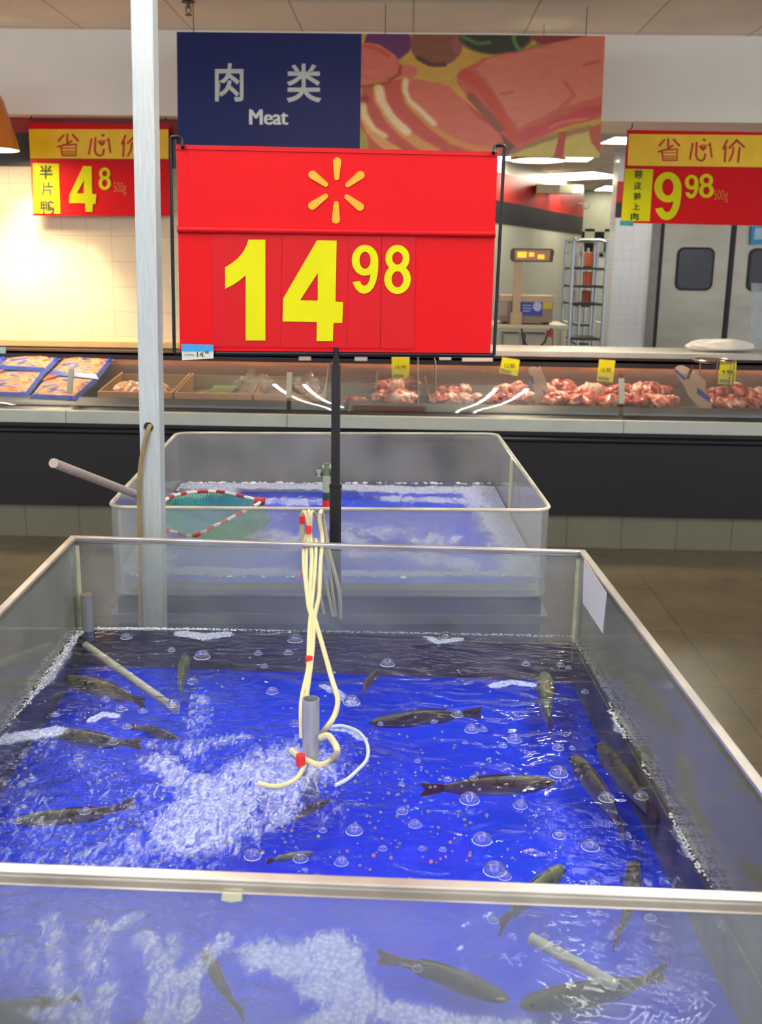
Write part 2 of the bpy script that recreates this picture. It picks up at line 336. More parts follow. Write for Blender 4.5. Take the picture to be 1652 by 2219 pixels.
def spot(loc, tgt, power, size, col, rad=.05, blend=.3, name='wall_spot'):
    l = bpy.data.lights.new(name, 'SPOT'); l.energy = power; l.spot_size = math.radians(size); l.spot_blend = blend; l.color = col; l.shadow_soft_size = rad
    o = bpy.data.objects.new(name, l); COL.objects.link(o); o.location = loc; o.rotation_euler = (Vector(tgt)-Vector(loc)).to_track_quat('-Z', 'Y').to_euler(); return o
pc = P(95, 620, 6.42)
spot((pc.x, 6.12, 2.16), (pc.x, 6.42, .95), WALL_SPOT, 62, (1, .78, .5), blend=.12)
for px in (-20, 1166):
    q = P(px, 345, 5.95); spot((q.x, 5.95, q.z-.03), (q.x, 5.85, .8), 60, 125, (1, .82, .62), .12, .6, 'lamp_beam')

# ------------------------------------------------------------------ big red price sign on its stand
YS = 2.13
cbl = P(727, 765, YS)
sg = empty('price_sign', (cbl.x, YS, 0), 'large red 14.98 price sign with orange spark emblem on a black stand', 'price sign')
quadpx = lambda pts, Y: [P(x, y, Y) for x, y in pts]
MB().slab(quadpx([(382, 313), (1079, 329), (1073, 505), (386, 491)], YS-.006), (0, .004, 0)).build('top_board', M['red'], sg)
mb = MB()
for k in range(6):                        # rolled fold between the boards
    a = math.pi*k/5; y = 491+24*k/5
    pass
mb.tube([P(385, 497, YS-.006), P(1074, 507, YS-.006)], .007, 12).build('fold', M['red2'], sg, True)
mb = MB().slab(quadpx([(382, 313), (1079, 329), (1078, 338), (382, 323)], YS-.0085), (0, .003, 0)); mb.build('top_lip', M['red2'], sg)
MB().slab(quadpx([(386, 500), (1073, 509), (1063, 765), (390, 760)], YS-.002), (0, .004, 0)).build('lower_board', M['red'], sg)
S6 = 2.1737; C6 = lambda l: [(350+x/S6, 280+y/S6) for x, y in l]
spark = []
for x0, y0, x1, y1 in ((828, 152, 826, 228), (938, 216, 878, 262), (935, 365, 874, 318), (822, 425, 824, 350), (711, 360, 774, 315), (712, 214, 774, 260)):
    d = Vector((x1-x0, y1-y0)); L = d.length; d.normalize(); nn = Vector((-d.y, d.x)); pts = []
    w0, w1 = 19.5, 13
    a_ = math.atan2(d.y, d.x)
    for k in range(9): t = a_+math.pi/2+math.pi*k/8; pts.append((x0+w0*math.cos(t)*1, y0+w0*math.sin(t)))
    for k in range(9): t = a_-math.pi/2+math.pi*k/8; pts.append((x1+w1*math.cos(t)*.9, y1+w1*math.sin(t)*.9))
    spark.append([C6(pts)])
art('spark_emblem', spark, YS-.007, M['orange'], sg)
cards = [((235, 492), (567, 492), (562, 1025), (247, 1025), '1'), ((569, 492), (884, 497), (872, 1030), (563, 1028), '4'), ((885, 498), (1038, 500), (1030, 1030), (873, 1030), '9'), ((1040, 500), (1197, 503), (1190, 1035), (1033, 1033), '8')]
glyph = {'1': [[C6([(410,520),(490,520),(490,995),(397,995),(397,688),(368,712),(335,735),(300,752),(300,650),(330,632),(362,606),(388,574),(402,545)])]],
         '4': [[C6([(733,523),(826,525),(820,812),(856,814),(852,913),(811,913),(808,998),(731,997),(732,908),(571,906),(573,798)]), C6([(737,677),(737,808),(653,806)])]]}
b9 = C6([(897, 545), (1022, 775)]); glyph['9'] = nine(*b9[0], *b9[1]); b8 = C6([(1050, 545), (1175, 776)]); glyph['8'] = eight(*b8[0], *b8[1])
for i, (a, b_, c, d, ch) in enumerate(cards):
    o = MB().slab(quadpx(C6([a, b_, c, d]), YS-.0038-.0003*(i % 2)), (0, .0012, 0)).build('number_card', M['red2'], sg)
    art('digit', glyph[ch], YS-.0045, M['yellow'], o)
o = MB().slab(quadpx(C6([(93, 1012), (245, 1015), (245, 1080), (98, 1088)]), YS-.009), (0, .001, 0)).build('shelf_label', mat('label_paper', (206, 210, 196), .5), sg)
art('label_band', [[C6([(94, 1012), (245, 1015), (245, 1045), (95, 1046)])]], YS-.0092, mat('label_blue', (52, 150, 214), .5), o)
text_on('price_print', "14.", *[v for q in C6([(168, 1048), (204, 1074)]) for v in q], YS-.0093, M['ink'], o)
text_on('price_print', "98", *[v for q in C6([(204, 1044), (222, 1058)]) for v in q], YS-.0093, M['ink'], o)
text_on('small_print', "500g", *[v for q in C6([(108, 1058), (155, 1070)]) for v in q], YS-.0093, mat('grey_ink', (120, 125, 110), .6), o)
# wire frame and stand
def wire(px_pts, r, name, yoff=0.0):
    return MB().tube([P(x, y, YS+yoff+(q[2] if len(q) > 2 else 0)) for q in px_pts for x, y in [q[:2]]], r, 10).build(name, M['black'], sg, True)
wire([(378, 764), (370, 330), (370, 300), (372, 297), (386, 296), (394, 302), (396, 320, -.02)], .0035, 'frame_wire')
MB().box(tuple(P(370, 365, YS+.004)), tuple(P(382, 296, YS+.010))).build('clip_plate', M['black'], sg)
wire([(1071, 770), (1093, 330), (1094, 318), (1091, 315), (1080, 315), (1074, 318), (1070, 332, -.02)], .0035, 'frame_wire')
wire([(378, 764), (1071, 770)], .005, 'frame_wire', .004)
pz = lambda y: P(727, y, YS).z
px_ = P(728, 900, YS).x
MB().tube([(px_, YS, pz(752)), (px_, YS, pz(795))], .006, 12).build('stem', M['black'], sg, True)
MB().tube([(px_, YS, pz(790)), (px_, YS, pz(1060))], .0095, 14).build('inner_pole', mat('pole_black', (38, 34, 36), .4, .3), sg, True)
MB().tube([(px_, YS, pz(1052)), (px_, YS, .02)], .0125, 14).build('outer_pole', mat('sleeve_black', (30, 29, 34), .45, .2), sg, True)
MB().tube([(px_, YS, pz(1057)), (px_, YS, pz(1050))], .0135, 14).build('collar', M['black'], sg, True)
MB().box((px_-.16, YS-.055, 0), (px_+.16, YS+.055, .012)).build('base_plate', M['black'], sg, bevel=.003)

# ------------------------------------------------------------------ hanging promo signs
YH = 6.33
def promo(tl, tr, br, bl, label, banner, fold, card, chars_px, cardtext, cardbox, digits, unit, hooks, tagq=None):
    c = P((tl[0]+tr[0])/2, bl[1], YH); e = empty('hanging_price_sign', c, label, 'price sign', 'red and yellow price signs hung from the bulkhead')
    MB().slab(quadpx([tl, tr, br, bl], YH), (0, .006, 0)).build('board', M['red'], e)
    MB().slab(quadpx(banner, YH-.004), (0, .003, 0)).build('banner', M['gold'], e)
    MB().slab(quadpx(fold, YH-.006), (0, .005, 0)).build('fold_strip', M['red2'], e)
    MB().slab(quadpx(card, YH-.004), (0, .003, 0)).build('name_card', M['yellow'], e)
    # brush-like slogan drawn as strokes
    mb = MB()
    def stroke(pts, w):
        pts = [Vector((x, y)) for x, y in pts]; L, R_ = [], []
        for i, p in enumerate(pts):
            t = (pts[min(i+1, len(pts)-1)]-pts[max(i-1, 0)]).normalized(); n = Vector((-t.y, t.x))*w/2; L.append(p+n); R_.append(p-n)
        for i in range(len(pts)-1):
            k = len(mb.v); mb.add([P(q.x, q.y, YH-.0052-.00001*(k % 7)) for q in (L[i], L[i+1], R_[i+1], R_[i])], [(0, 1, 2, 3)])
        for q in (pts[0], pts[-1]): mb.face([[P(q.x+w/2*math.cos(t*.785), q.y+w/2*math.sin(t*.785), YH-.0053) for t in range(8)]])
    ox, oy, s = chars_px
    T = lambda l: [(ox+x*s, oy+y*s) for x, y in l]
    for st, w in (([(600-540, 315), (545-540, 375)], 22), ([(640-540, 305), (640-540, 405)], 22), ([(700-540, 310), (760-540, 375)], 24), ([(690-540, 375), (620-540, 420), (535-540, 440)], 20),
                  ([(30, 430), (45, 535), (195, 535), (200, 415), (60, 420)], 22), ([(45, 455), (190, 455)], 11), ([(45, 490), (190, 490)], 11), ([(45, 512), (190, 512)], 11)):
        stroke(T(st), w*s)
    mb.build('lettering_character', M['printred'], e); mb = MB()
    for st, w in (([(905-540, 355), (875-540, 520)], 22), ([(948-540, 345), (940-540, 480), (960-540, 525), (1000-540, 540), (1030-540, 520), (1040-540, 470)], 24), ([(1090-540, 350), (1110-540, 500)], 22), ([(975-540, 385), (1015-540, 370), (1045-540, 375), (1080-540, 370)], 12)):
        stroke(T(st), w*s)
    for hx, hy, hs in ((1030-540, 315, 20), (1018-540, 405, 34)):
        pts = []
        for k in range(24):
            t = 2*math.pi*k/24; pts.append((hx+hs*1.05*math.sin(t)**3, hy-hs*(13*math.cos(t)-5*math.cos(2*t)-2*math.cos(3*t)-math.cos(4*t))/16))
        mb.face([[P(x, y, YH-.0055) for x, y in T(pts)]])
    mb.build('lettering_character', M['printred'], e); mb = MB()
    for st, w in (([(1275-540, 320), (1235-540, 410)], 24), ([(1260-540, 385), (1250-540, 545)], 24), ([(1380-540, 320), (1300-540, 400)], 24), ([(1380-540, 320), (1460-540, 390)], 24),
                  ([(1345-540, 400), (1335-540, 470), (1300-540, 540)], 22), ([(1410-540, 400), (1395-540, 550)], 24)):
        stroke(T(st), w*s)
    mb.build('lettering_character', M['printred'], e)
    mid = [sum(q[0] for q in card)/4, sum(q[1] for q in card)/4]
    for ch_, b_ in cardtext: text_on('lettering_character', ch_, *b_, YH-.005, M['ink'], e, .022)
    for g_ in digits: art('digit', g_, YH-.0045, M['yellow'], e)
    text_on('lettering_unit', '500g', *unit, YH-.0045, mat('print_orange', (226, 120, 40), .5), e)
    for hx, hy in hooks:
        p = P(hx, hy, YH); MB().tube(spline([(p.x, YH-.012, p.z), (p.x+.012, YH-.014, p.z+.01), (p.x+.012, YH, p.z+.04), (p.x, YH, p.z+.06), (p.x, YH, 2.317)], 5), .003, 6).build('hook', M['black'], e)
    if tagq: 
        t_ = MB().slab(quadpx(tagq, YH-.007), (0, .001, 0)).build('shelf_label', mat('label_teal', (60, 150, 160), .5), e)
S4 = 4.13; C4 = lambda l: [(x/S4, 230+y/S4) for x, y in l]
S8 = 4.976; C8 = lambda l: [(1320+x/S8, 240+y/S8) for x, y in l]
bl = lambda f, a, b_: [v for q in f([a, b_]) for v in q]
f4 = [[C4([(745,535),(820,538),(825,785),(862,790),(855,875),(832,875),(828,948),(765,945),(762,870),(620,868),(622,795)]), C4([(752,660),(750,782),(690,780)])]]
promo((63, 266), (367, 272), (369, 468), (72, 467), 'red hanging sign priced 4.8 above the beige tiled wall',
      C4([(258, 205), (1506, 208), (1508, 472), (270, 468)]), C4([(266, 470), (1508, 474), (1509, 500), (270, 496)]), C4([(292, 510), (528, 515), (538, 962), (305, 958)]),
      (C4([(520, 0)])[0][0], C4([(0, -4)])[0][1]+1.5, .205*.97), [('半', bl(C4, (350, 530), (470, 655))), ('片', bl(C4, (365, 680), (475, 805))), ('鸭', bl(C4, (360, 840), (488, 960)))],
      None, [f4, eight(*bl(C4, (883, 548), (992, 750)))], bl(C4, (1018, 680), (1130, 800)), [C4([(268, 130)])[0], C4([(1472, 130)])[0]])
n1 = nine(*bl(C8, (490, 660), (782, 1180))); n2 = nine(*bl(C8, (820, 690), (966, 945))); n3 = eight(*bl(C8, (972, 680), (1132, 940)))
promo(C8([(200, 205)])[0], (1692, 287), (1690, 490), C8([(130, 1208)])[0], 'red hanging sign priced 9.98 above the steel doors',
      C8([(215, 250), (1860, 265), (1850, 612), (200, 590)]), C8([(196, 590), (1850, 612), (1850, 636), (190, 612)]), C8([(176, 625), (480, 632), (440, 1192), (133, 1185)]),
      (C8([(540, 0)])[0][0], 240, 1/S8), [('带', bl(C8, (278, 640), (365, 735))), ('皮', bl(C8, (270, 765), (352, 850))), ('前', bl(C8, (268, 880), (345, 960))), ('上', bl(C8, (255, 1000), (330, 1070))), ('肉', bl(C8, (235, 1100), (320, 1180)))],
      None, [n1, n2, n3], bl(C8, (1135, 855), (1285, 990)), [C8([(222, 200)])[0], (1680, 285)], C8([(122, 1185), (268, 1190), (262, 1245), (115, 1235)]))

# ------------------------------------------------------------------ hanging meat board
YB = 5.6
TL, TR, BR, BL = (383, 69), (1312, 78), (1300, 341), (386, 330)
mbm = empty('department_board', P(800, 335, YB), 'long hanging board, blue Meat lettering panel and a meat picture', 'sign board')
MB().slab(quadpx([TL, TR, BR, BL], YB), (0, .02, 0)).build('board', M['white'], mbm)
MB().slab(quadpx([(383, 69), (784, 73), (780, 336), (386, 330)], YB-.003), (0, .003, 0)).build('blue_panel', mat('panel_blue', (12, 30, 96), .42, c2=(10, 26, 88), scale=3, spec=.3), mbm)
ltr = mat('letter_grey', (205, 208, 198), .4)
for ch_, b_ in (('肉', (466, 137, 528, 220)), ('类', (621, 138, 697, 222))): text_on('lettering_character', ch_, *b_, YB-.004, ltr, mbm, .018)
lettering('lettering_word', [('Meat', (540, 237, 622, 270)), ('Meat', (541.5, 237, 623.5, 270)), ('Meat', (543, 237.5, 625, 270.5))], YB-.004, mat('letter_white', (235, 236, 232), .4), mbm)
for wx, wy in ((420, 70), (835, 73), (1270, 77)):
    p = P(wx, wy, YB+.01); MB().tube([p, (p.x, p.y, CZ)], .0025, 6).build('wire', mat('wire_grey', (110, 98, 88), .4, .6), mbm)
# printed picture: vertex-coloured sheet
def inside(x, y, poly):
    r = False; j = len(poly)-1
    for i in range(len(poly)):
        xi, yi = poly[i]; xj, yj = poly[j]
        if (yi > y) != (yj > y) and x < (xj-xi)*(y-yi)/(yj-yi)+xi: r = not r
        j = i
    return r
def sd(x, y, poly, closed=True):
    best = 1e9; n = len(poly)
    for i in range(n if closed else n-1):
        ax, ay = poly[i]; bx, by = poly[(i+1) % n]; dx, dy = bx-ax, by-ay; l2 = dx*dx+dy*dy or 1
        t = max(0, min(1, ((x-ax)*dx+(y-ay)*dy)/l2)); d = (x-ax-t*dx)**2+(y-ay-t*dy)**2
        if d < best: best = d
    return math.sqrt(best)
def mixc(a, b_, t): return tuple(u+(v-u)*t for u, v in zip(a, b_))
LAY = [('e', (210, 90, 150, 125), (96, 26, 88), 10), ('e', (515, 105, 165, 140), (128, 72, 42), 12), ('e', (655, 100, 35, 80), (150, 80, 70), 10),
       ('s', [(400, 190), (480, 235), (570, 235)], (80, 30, 30), 26), ('e', (900, 60, 230, 110), (44, 40, 22), 20), ('s', [(1010, 20), (1020, 90), (1050, 150)], (84, 140, 30), 26), ('s', [(690, 60), (780, 100), (860, 95)], (70, 120, 30), 22),
       ('p', [(1080, 30), (1500, 30), (1480, 90), (1180, 110)], (132, 42, 40), 14), ('s', [(1040, 150), (1110, 140), (1180, 105)], (80, 120, 30), 14),
       ('p', [(40, 380), (330, 320), (560, 360), (930, 650), (960, 820), (30, 820)], (190, 66, 44), 6),
       ('p', [(30, 100), (90, 98), (160, 110), (250, 170), (295, 235), (285, 290), (220, 330), (30, 345)], (206, 100, 74), 6), ('s', [(60, 120), (140, 135), (210, 180)], (196, 70, 46), 20),
       ('s', [(30, 350), (130, 342), (240, 322)], (200, 104, 40), 20), ('s', [(30, 372), (120, 368), (220, 345)], (140, 44, 24), 14), ('e', (340, 280, 60, 45), (206, 100, 78), 14), ('s', [(290, 250), (285, 300), (215, 335)], (150, 30, 24), 18),
       ('e', (60, 460, 30, 30), (140, 20, 26), 12),
       ('p', [(620, 640), (720, 600), (930, 650), (960, 820), (1100, 820), (1060, 760), (930, 640)], (110, 50, 36), 10),
       ('p', [(345, 325), (450, 335), (600, 372), (700, 470), (760, 560), (900, 650), (945, 720), (900, 775), (740, 765), (620, 715), (480, 620), (380, 500), (330, 400)], (204, 96, 68), 6),
       ('s', [(325, 335), (312, 400), (330, 470), (400, 545), (500, 640), (620, 725), (760, 775), (900, 790)], (206, 128, 48), 40), ('s', [(325, 340), (318, 400), (350, 470), (420, 530), (500, 610)], (224, 196, 142), 34),
       ('s', [(150, 440), (230, 560), (340, 660), (450, 760)], (196, 76, 52), 70), ('s', [(150, 395), (160, 470), (220, 580), (310, 670), (420, 750), (520, 800)], (208, 140, 60), 66), ('s', [(155, 395), (170, 470), (240, 580), (330, 665)], (228, 200, 146), 50),
       ('s', [(45, 500), (70, 590), (100, 660), (180, 740), (280, 800)], (214, 150, 70), 60), ('s', [(48, 505), (75, 590), (120, 650), (190, 690)], (228, 192, 134), 34),
       ('p', [(30, 640), (70, 680), (90, 790), (30, 790)], (160, 140, 30), 8),
       ('p', [(980, 800), (1100, 740), (1300, 680), (1600, 600), (1600, 840), (960, 840)], (196, 176, 84), 8),
       ('s', [(1000, 790), (1130, 745), (1300, 690), (1500, 640)], (150, 110, 60), 34),
       ('p', [(1310, 670), (1352, 660), (1340, 740), (1330, 840), (1255, 840), (1290, 750)], (176, 62, 46), 6), ('p', [(1490, 640), (1600, 600), (1600, 820), (1560, 800), (1510, 730)], (182, 84, 50), 10),
       ('p', [(650, 300), (700, 262), (820, 195), (1100, 135), (1450, 55), (1640, 40), (1620, 560), (1340, 640), (1150, 720), (1045, 775), (950, 690), (880, 600), (780, 500), (700, 420), (650, 350)], (196, 84, 62), 6),
       ('p', [(760, 262), (860, 200), (1150, 135), (1450, 60), (1640, 45), (1600, 430), (1300, 520), (1050, 640), (960, 540), (900, 420), (830, 320)], (208, 112, 84), 16),
       ('s', [(700, 300), (770, 340), (850, 430), (930, 560), (1010, 700)], (196, 60, 30), 70), ('s', [(740, 440), (820, 530), (920, 640)], (140, 60, 36), 50),
       ('s', [(1060, 700), (1250, 620), (1420, 560), (1580, 520)], (192, 58, 52), 60), ('s', [(1240, 640), (1350, 600), (1480, 580)], (220, 120, 90), 14), ('s', [(930, 420), (1010, 410)], (190, 70, 50), 12), ('s', [(1340, 350), (1400, 430), (1300, 520)], (196, 84, 64), 22), ('s', [(1460, 235), (1560, 215)], (192, 76, 60), 16)]
for i_ in range(len(LAY)):
    k_, g_, c_, s_ = LAY[i_]
    if k_ == 'e': bb = (g_[0]-g_[2]-30, g_[1]-g_[3]-30, g_[0]+g_[2]+30, g_[1]+g_[3]+30)
    else: bb = (min(q[0] for q in g_)-s_-12, min(q[1] for q in g_)-s_-12, max(q[0] for q in g_)+s_+12, max(q[1] for q in g_)+s_+12)
    LAY[i_] = (k_, g_, c_, s_, bb)
NX, NY = 300, 150
pv, pcx = [], []
for j in range(NY+1):
    for i in range(NX+1):
        fx, fy = i/NX, j/NY
        x = 40+1560*fx; y = 36+790*fy
        tl_, tr_, br_, bl_ = (784, 73), TR, BR, (780, 336)
        pxx = (tl_[0]*(1-fx)+tr_[0]*fx)*(1-fy)+(bl_[0]*(1-fx)+br_[0]*fx)*fy; pyy = (tl_[1]*(1-fx)+tr_[1]*fx)*(1-fy)+(bl_[1]*(1-fx)+br_[1]*fx)*fy
        x = (pxx-770)*2.95; y = (pyy-60)*2.95
        pv.append(P(pxx, pyy, YB-.003))
        nn = noise.noise(Vector((x*.012, y*.012, 1)))*10; xx, yy = x+nn, y+nn*.6; c = (196, 150, 44)
        for k_, g_, c_, s_, bb in LAY:
            if xx < bb[0] or yy < bb[1] or xx > bb[2] or yy > bb[3]: continue
            if k_ == 'e':
                q = math.hypot((xx-g_[0])/g_[2], (yy-g_[1])/g_[3]); t = max(0, min(1, (1-q)*min(g_[2], g_[3])/s_+.5))
            elif k_ == 'p':
                d = sd(xx, yy, g_); t = max(0, min(1, (d if inside(xx, yy, g_) else -d)/s_+.5))
            else:
                d = sd(xx, yy, g_, False); t = max(0, min(1, (s_/2-d)/18+.5))
            if t > 0: c = mixc(c, c_, t)
        f_ = 1+.05*noise.noise(Vector((x*.012, y*.03, 4)))+.03*noise.noise(Vector((x*.09, y*.09, 9)))
        pcx.append((*lin(tuple(min(255, v*f_) for v in c)), 1))
mb = MB(); mb.add(pv, [(j*(NX+1)+i, (j+1)*(NX+1)+i, (j+1)*(NX+1)+i+1, j*(NX+1)+i+1) for j in range(NY) for i in range(NX)])
pm = bpy.data.materials.new('picture_print'); pm.use_nodes = True; nt = pm.node_tree; at_ = nt.nodes.new('ShaderNodeVertexColor'); at_.layer_name = 'print'
nt.links.new(at_.outputs[0], nt.nodes['Principled BSDF'].inputs['Base Color']); nt.nodes['Principled BSDF'].inputs['Roughness'].default_value = .35
po = mb.build('picture', pm, mbm); ca = po.data.color_attributes.new('print', 'FLOAT_COLOR', 'POINT')
ca.data.foreach_set('color', [v for c in pcx for v in c])

# ------------------------------------------------------------------ meat counter
YC = 5.5; X0, X1 = -4.2, 4.4
zc = lambda y, Y: P(826, y, Y).z
ct = empty('meat_counter', (0, YC, 0), 'long black refrigerated meat counter with pale bumper strip and low curved glass', 'display counter')
blk = mat('counter_black', (26, 22, 23), .3, c2=(22, 19, 20), scale=2)
zb0, zb1 = zc(929, YC-.04), zc(903, YC-.04)
MB().box((X0, YC, .19), (X1, YC+.05, zb1)).build('front_panel', blk, ct)
MB().tube([(X0, YC-.012, zb0-.045), (X1, YC-.012, zb0-.045)], .018, 12).build('rail_moulding', mat('moulding', (40, 37, 40), .18, .3), ct, True)
MB().box((X0, YC+.03, 0), (X1, YC+.1, .2)).build('kickboard', tilemat('kick_tile', (124, 122, 102), (104, 101, 84), .3, .3, rough=.4, mortar=.02), ct)
xs = [X0]+[P(px, 905, YC).x for px in (148, 624, 1350)]+[X1]
bump_m = mat('bumper_grey', (186, 192, 184), .45, c2=(176, 182, 174))
for i in range(4):
    MB().box((xs[i]+.002, YC-.04, zb0), (xs[i+1]-.002, YC+.001, zb1)).build('bumper_strip', bump_m, ct)
sill = mat('sill_dark', (66, 64, 60), .3, .2, c2=(52, 50, 48), scale=3)
MB().add([(X0, YC, zb1-.005), (X1, YC, zb1-.005), (X1, 5.63, zc(872, 5.63)), (X0, 5.63, zc(872, 5.63)), (X0, 5.66, zc(872, 5.63)-.02), (X1, 5.66, zc(872, 5.63)-.02)], [(0, 1, 2, 3), (3, 2, 5, 4)]).build('front_sill', sill, ct)
bz = zc(872, 5.63)-.015
MB().box((X0, 5.63, bz-.03), (X1, 6.22, bz)).build('deck', mat('deck_dark', (48, 44, 42), .35), ct)
MB().box((X0, 6.19, bz), (X1, 6.22, bz+.055)).build('back_riser', mat('riser_grey', (132, 122, 106), .4, .4), ct)
MB().box((X0, 6.2, bz+.055), (X1, 6.23, .985)).build('back_panel', mat('back_brown', (120, 88, 72), .45, c2=(96, 70, 58), scale=4, stretch=(1, 1, 6)), ct)
MB().box((X0, 6.161, .932), (X1, 6.166, .975)).box((X0, 6.161, .960), (X1, 6.2, .975)).build('price_rail', mat('rail_dark', (38, 32, 32), .4), ct)
MB().box((X0+.1, 6.17, .950), (X1-.1, 6.196, .958)).build('added_fill_strip', emitmat('warm_strip', (255, 206, 160), 9), ct)  # added emitter, hidden behind the rail lip to warm the meat
MB().box((X0, 6.23, .1), (X1, 6.26, .96)).build('rear_panel', M['steel'], ct)
gm = glassmat('case_glass', (.96, .98, .97), .05, (180, 180, 170), .015, 1.5, 3, 1.6)
prof = [(5.545+.14*h_+.96*h_*h_, zb1+.01+h_) for h_ in (0, .04, .08, .12, .16, .20, .232)]
for i in range(4):
    mb = MB(); xa, xb = xs[i]+.012, xs[i+1]-.012; n = len(prof)
    pr = spline([(0, a, b_) for a, b_ in prof], 4); vs = [Vector((x, p.y, p.z)) for p in pr for x in (xa, xb)]+[Vector((x, p.y+.006, p.z)) for p in pr for x in (xa, xb)]; k = len(pr)*2
    fs = [(2*j, 2*j+1, 2*j+3, 2*j+2) for j in range(len(pr)-1)]+[(k+2*j, k+2*j+2, k+2*j+3, k+2*j+1) for j in range(len(pr)-1)]
    fs += [(k-2, k-1, 2*k-1, 2*k-2)]
    mb.add(vs, fs).build('glass_panel', gm, ct, True)
clampm = mat('clamp_grey', (178, 178, 160), .4)
for x in xs[1:4]:
    mb = MB(); q = [p for p in spline([(x, a-.012, b_) for a, b_ in prof], 4) if p.z > zb1+.075 and p.z < zb1+.215]
    for a, b_ in zip(q[:-1], q[1:]): mb.bar(a, b_, .028, .012, up=(0, 1, 0))
    mb.build('glass_clamp', clampm, ct)
# worktop behind
zw = P(1300, 762, 6.2).z
tag(rebase(MB().box((P(1086, 762, 6.2).x-.9, 6.17, zw-.035), (X1, 6.62, zw)).build('worktop', mat('worktop_steel', (196, 190, 176), .3, .5), None, bevel=.004)), 'long pale worktop running behind the meat counter', 'worktop')

# bin dividers (steel blades)
def plane_pt(px, py, Y): return P(px, py, Y)
divm = mat('divider_steel', (150, 140, 130), .3, .8)
for i, (px, top, bot, lean, lb) in enumerate([(815, 812, 873, 0, 'thin upright divider left of the first raw meat pile'), (906, 775, 873, 0, 'tall thin divider rod beside the first yellow tag'), (944, 785, 873, 0, 'thin divider rod between two raw meat piles'), (703, 792, 866, 8, 'leaning divider at right end of the tan tray')]):
    a = P(px, bot, 5.72); b_ = P(px+lean, top, 5.78); b2 = b_+Vector((0, .3, 0)); a2 = a+Vector((0, .36, 0))
    mb = MB().slab([a, b_, b2, a2], (.004, 0, 0)); tag(rebase(mb.build('bin_divider', divm)), lb, 'divider')
tag(rebase(MB().tube([P(934, 872, 5.72), P(921, 815, 5.8)], .006, 8).build('wooden_skewer', mat('wood_stick', (176, 120, 70), .6))), 'slanting wooden stick between the thin divider rods', 'stick')

# yellow price tags on the rail
ytag = mat('tag_yellow', (240, 226, 0), .5)
for i, (q, lb, wr) in enumerate([([(849, 773), (888, 773), (887, 822), (850, 822)], 'yellow price tag straight above the first raw meat pile', 0), ([(1089, 774), (1127, 780), (1122, 815), (1082, 808)], 'tilted yellow price tag right of the stand wire', 0),
                            ([(1299, 779), (1334, 781), (1329, 829), (1294, 826)], 'yellow price tag above the middle of the meat, left of glass clamp', 1), ([(1561, 782), (1597, 784), (1594, 834), (1557, 832)], 'yellow price tag behind the round wire rack', 0)]):
    pts = quadpx(q, 6.16); c = P(sum(a for a, _ in q)/4, max(b_ for _, b_ in q), 6.16)
    e = empty('price_tag', c, lb, 'price tag'); MB().slab(pts, (0, .003, 0)).build('card', ytag, e)
    cxx = sum(a for a, _ in q)/4; cyy = sum(b_ for _, b_ in q)/4
    text_on('lettering', ('14.99', '12.80', '特价16.8', '9.98')[i] if i != 2 else '16.80', cxx-11, cyy-6, cxx+11, cyy+3, 6.157, M['ink'], e)
    MB().slab([P(q[3][0]+3, q[3][1]-4, 6.158), P(q[3][0]+26, q[2][1]-4, 6.158), P(q[3][0]+26, q[2][1]-11, 6.158), P(q[3][0]+3, q[3][1]-11, 6.158)], (0, .001, 0)).build('barcode_patch', mat('grey_patch', (150, 150, 120), .6), e)
wl = mat('white_label', (225, 212, 200), .5)
for i, (x0, y0, x1, y1, lb) in enumerate([(648, 773, 674, 781, 'tiny white rail label left of the sign pole'), (769, 774, 796, 782, 'tiny white rail label right of the sign pole'), (952, 773, 978, 780, 'small white rail label between yellow tags'), (1002, 775, 1068, 783, 'longest white rail label under the red sign corner'), (-6, 752, 12, 766, 'pale blue rail label at the far left edge')]):
    tag(rebase(MB().slab(quadpx([(x0, y0), (x1, y0), (x1, y1), (x0, y1)], 6.155), (0, .003, 0)).build('shelf_label', wl if i < 4 else mat('bluelab', (140, 180, 190), .5))), lb, 'label')

# meat
def meatmat(name, a, b_, fat):
    m = bpy.data.materials.new(name); m.use_nodes = True; nt = m.node_tree; bs = nt.nodes['Principled BSDF']
    tc = nt.nodes.new('ShaderNodeTexCoord'); n1 = nt.nodes.new('ShaderNodeTexNoise'); n1.inputs['Scale'].default_value = 14; n1.inputs['Detail'].default_value = 4; n1.inputs['Distortion'].default_value = 1.5
    nt.links.new(tc.outputs['Object'], n1.inputs['Vector']); rp = nt.nodes.new('ShaderNodeValToRGB'); e = rp.color_ramp.elements
    e[0].position = .38; e[0].color = (*lin(a), 1); e[1].position = .6; e[1].color = (*lin(fat), 1); k = e.new(.5); k.color = (*lin(b_), 1)
    nt.links.new(n1.outputs['Fac'], rp.inputs[0]); nt.links.new(rp.outputs[0], bs.inputs['Base Color']); bs.inputs['Roughness'].default_value = .3
    bs.inputs['Subsurface Weight'].default_value = .0
    return m
meats = [meatmat('meat_red', (150, 44, 36), (190, 78, 62), (232, 170, 145)), meatmat('meat_pink', (186, 80, 66), (214, 120, 98), (242, 200, 176)), meatmat('meat_dark', (128, 30, 32), (166, 52, 46), (210, 130, 110)), meatmat('meat_fat', (206, 120, 96), (230, 170, 146), (246, 218, 196))]
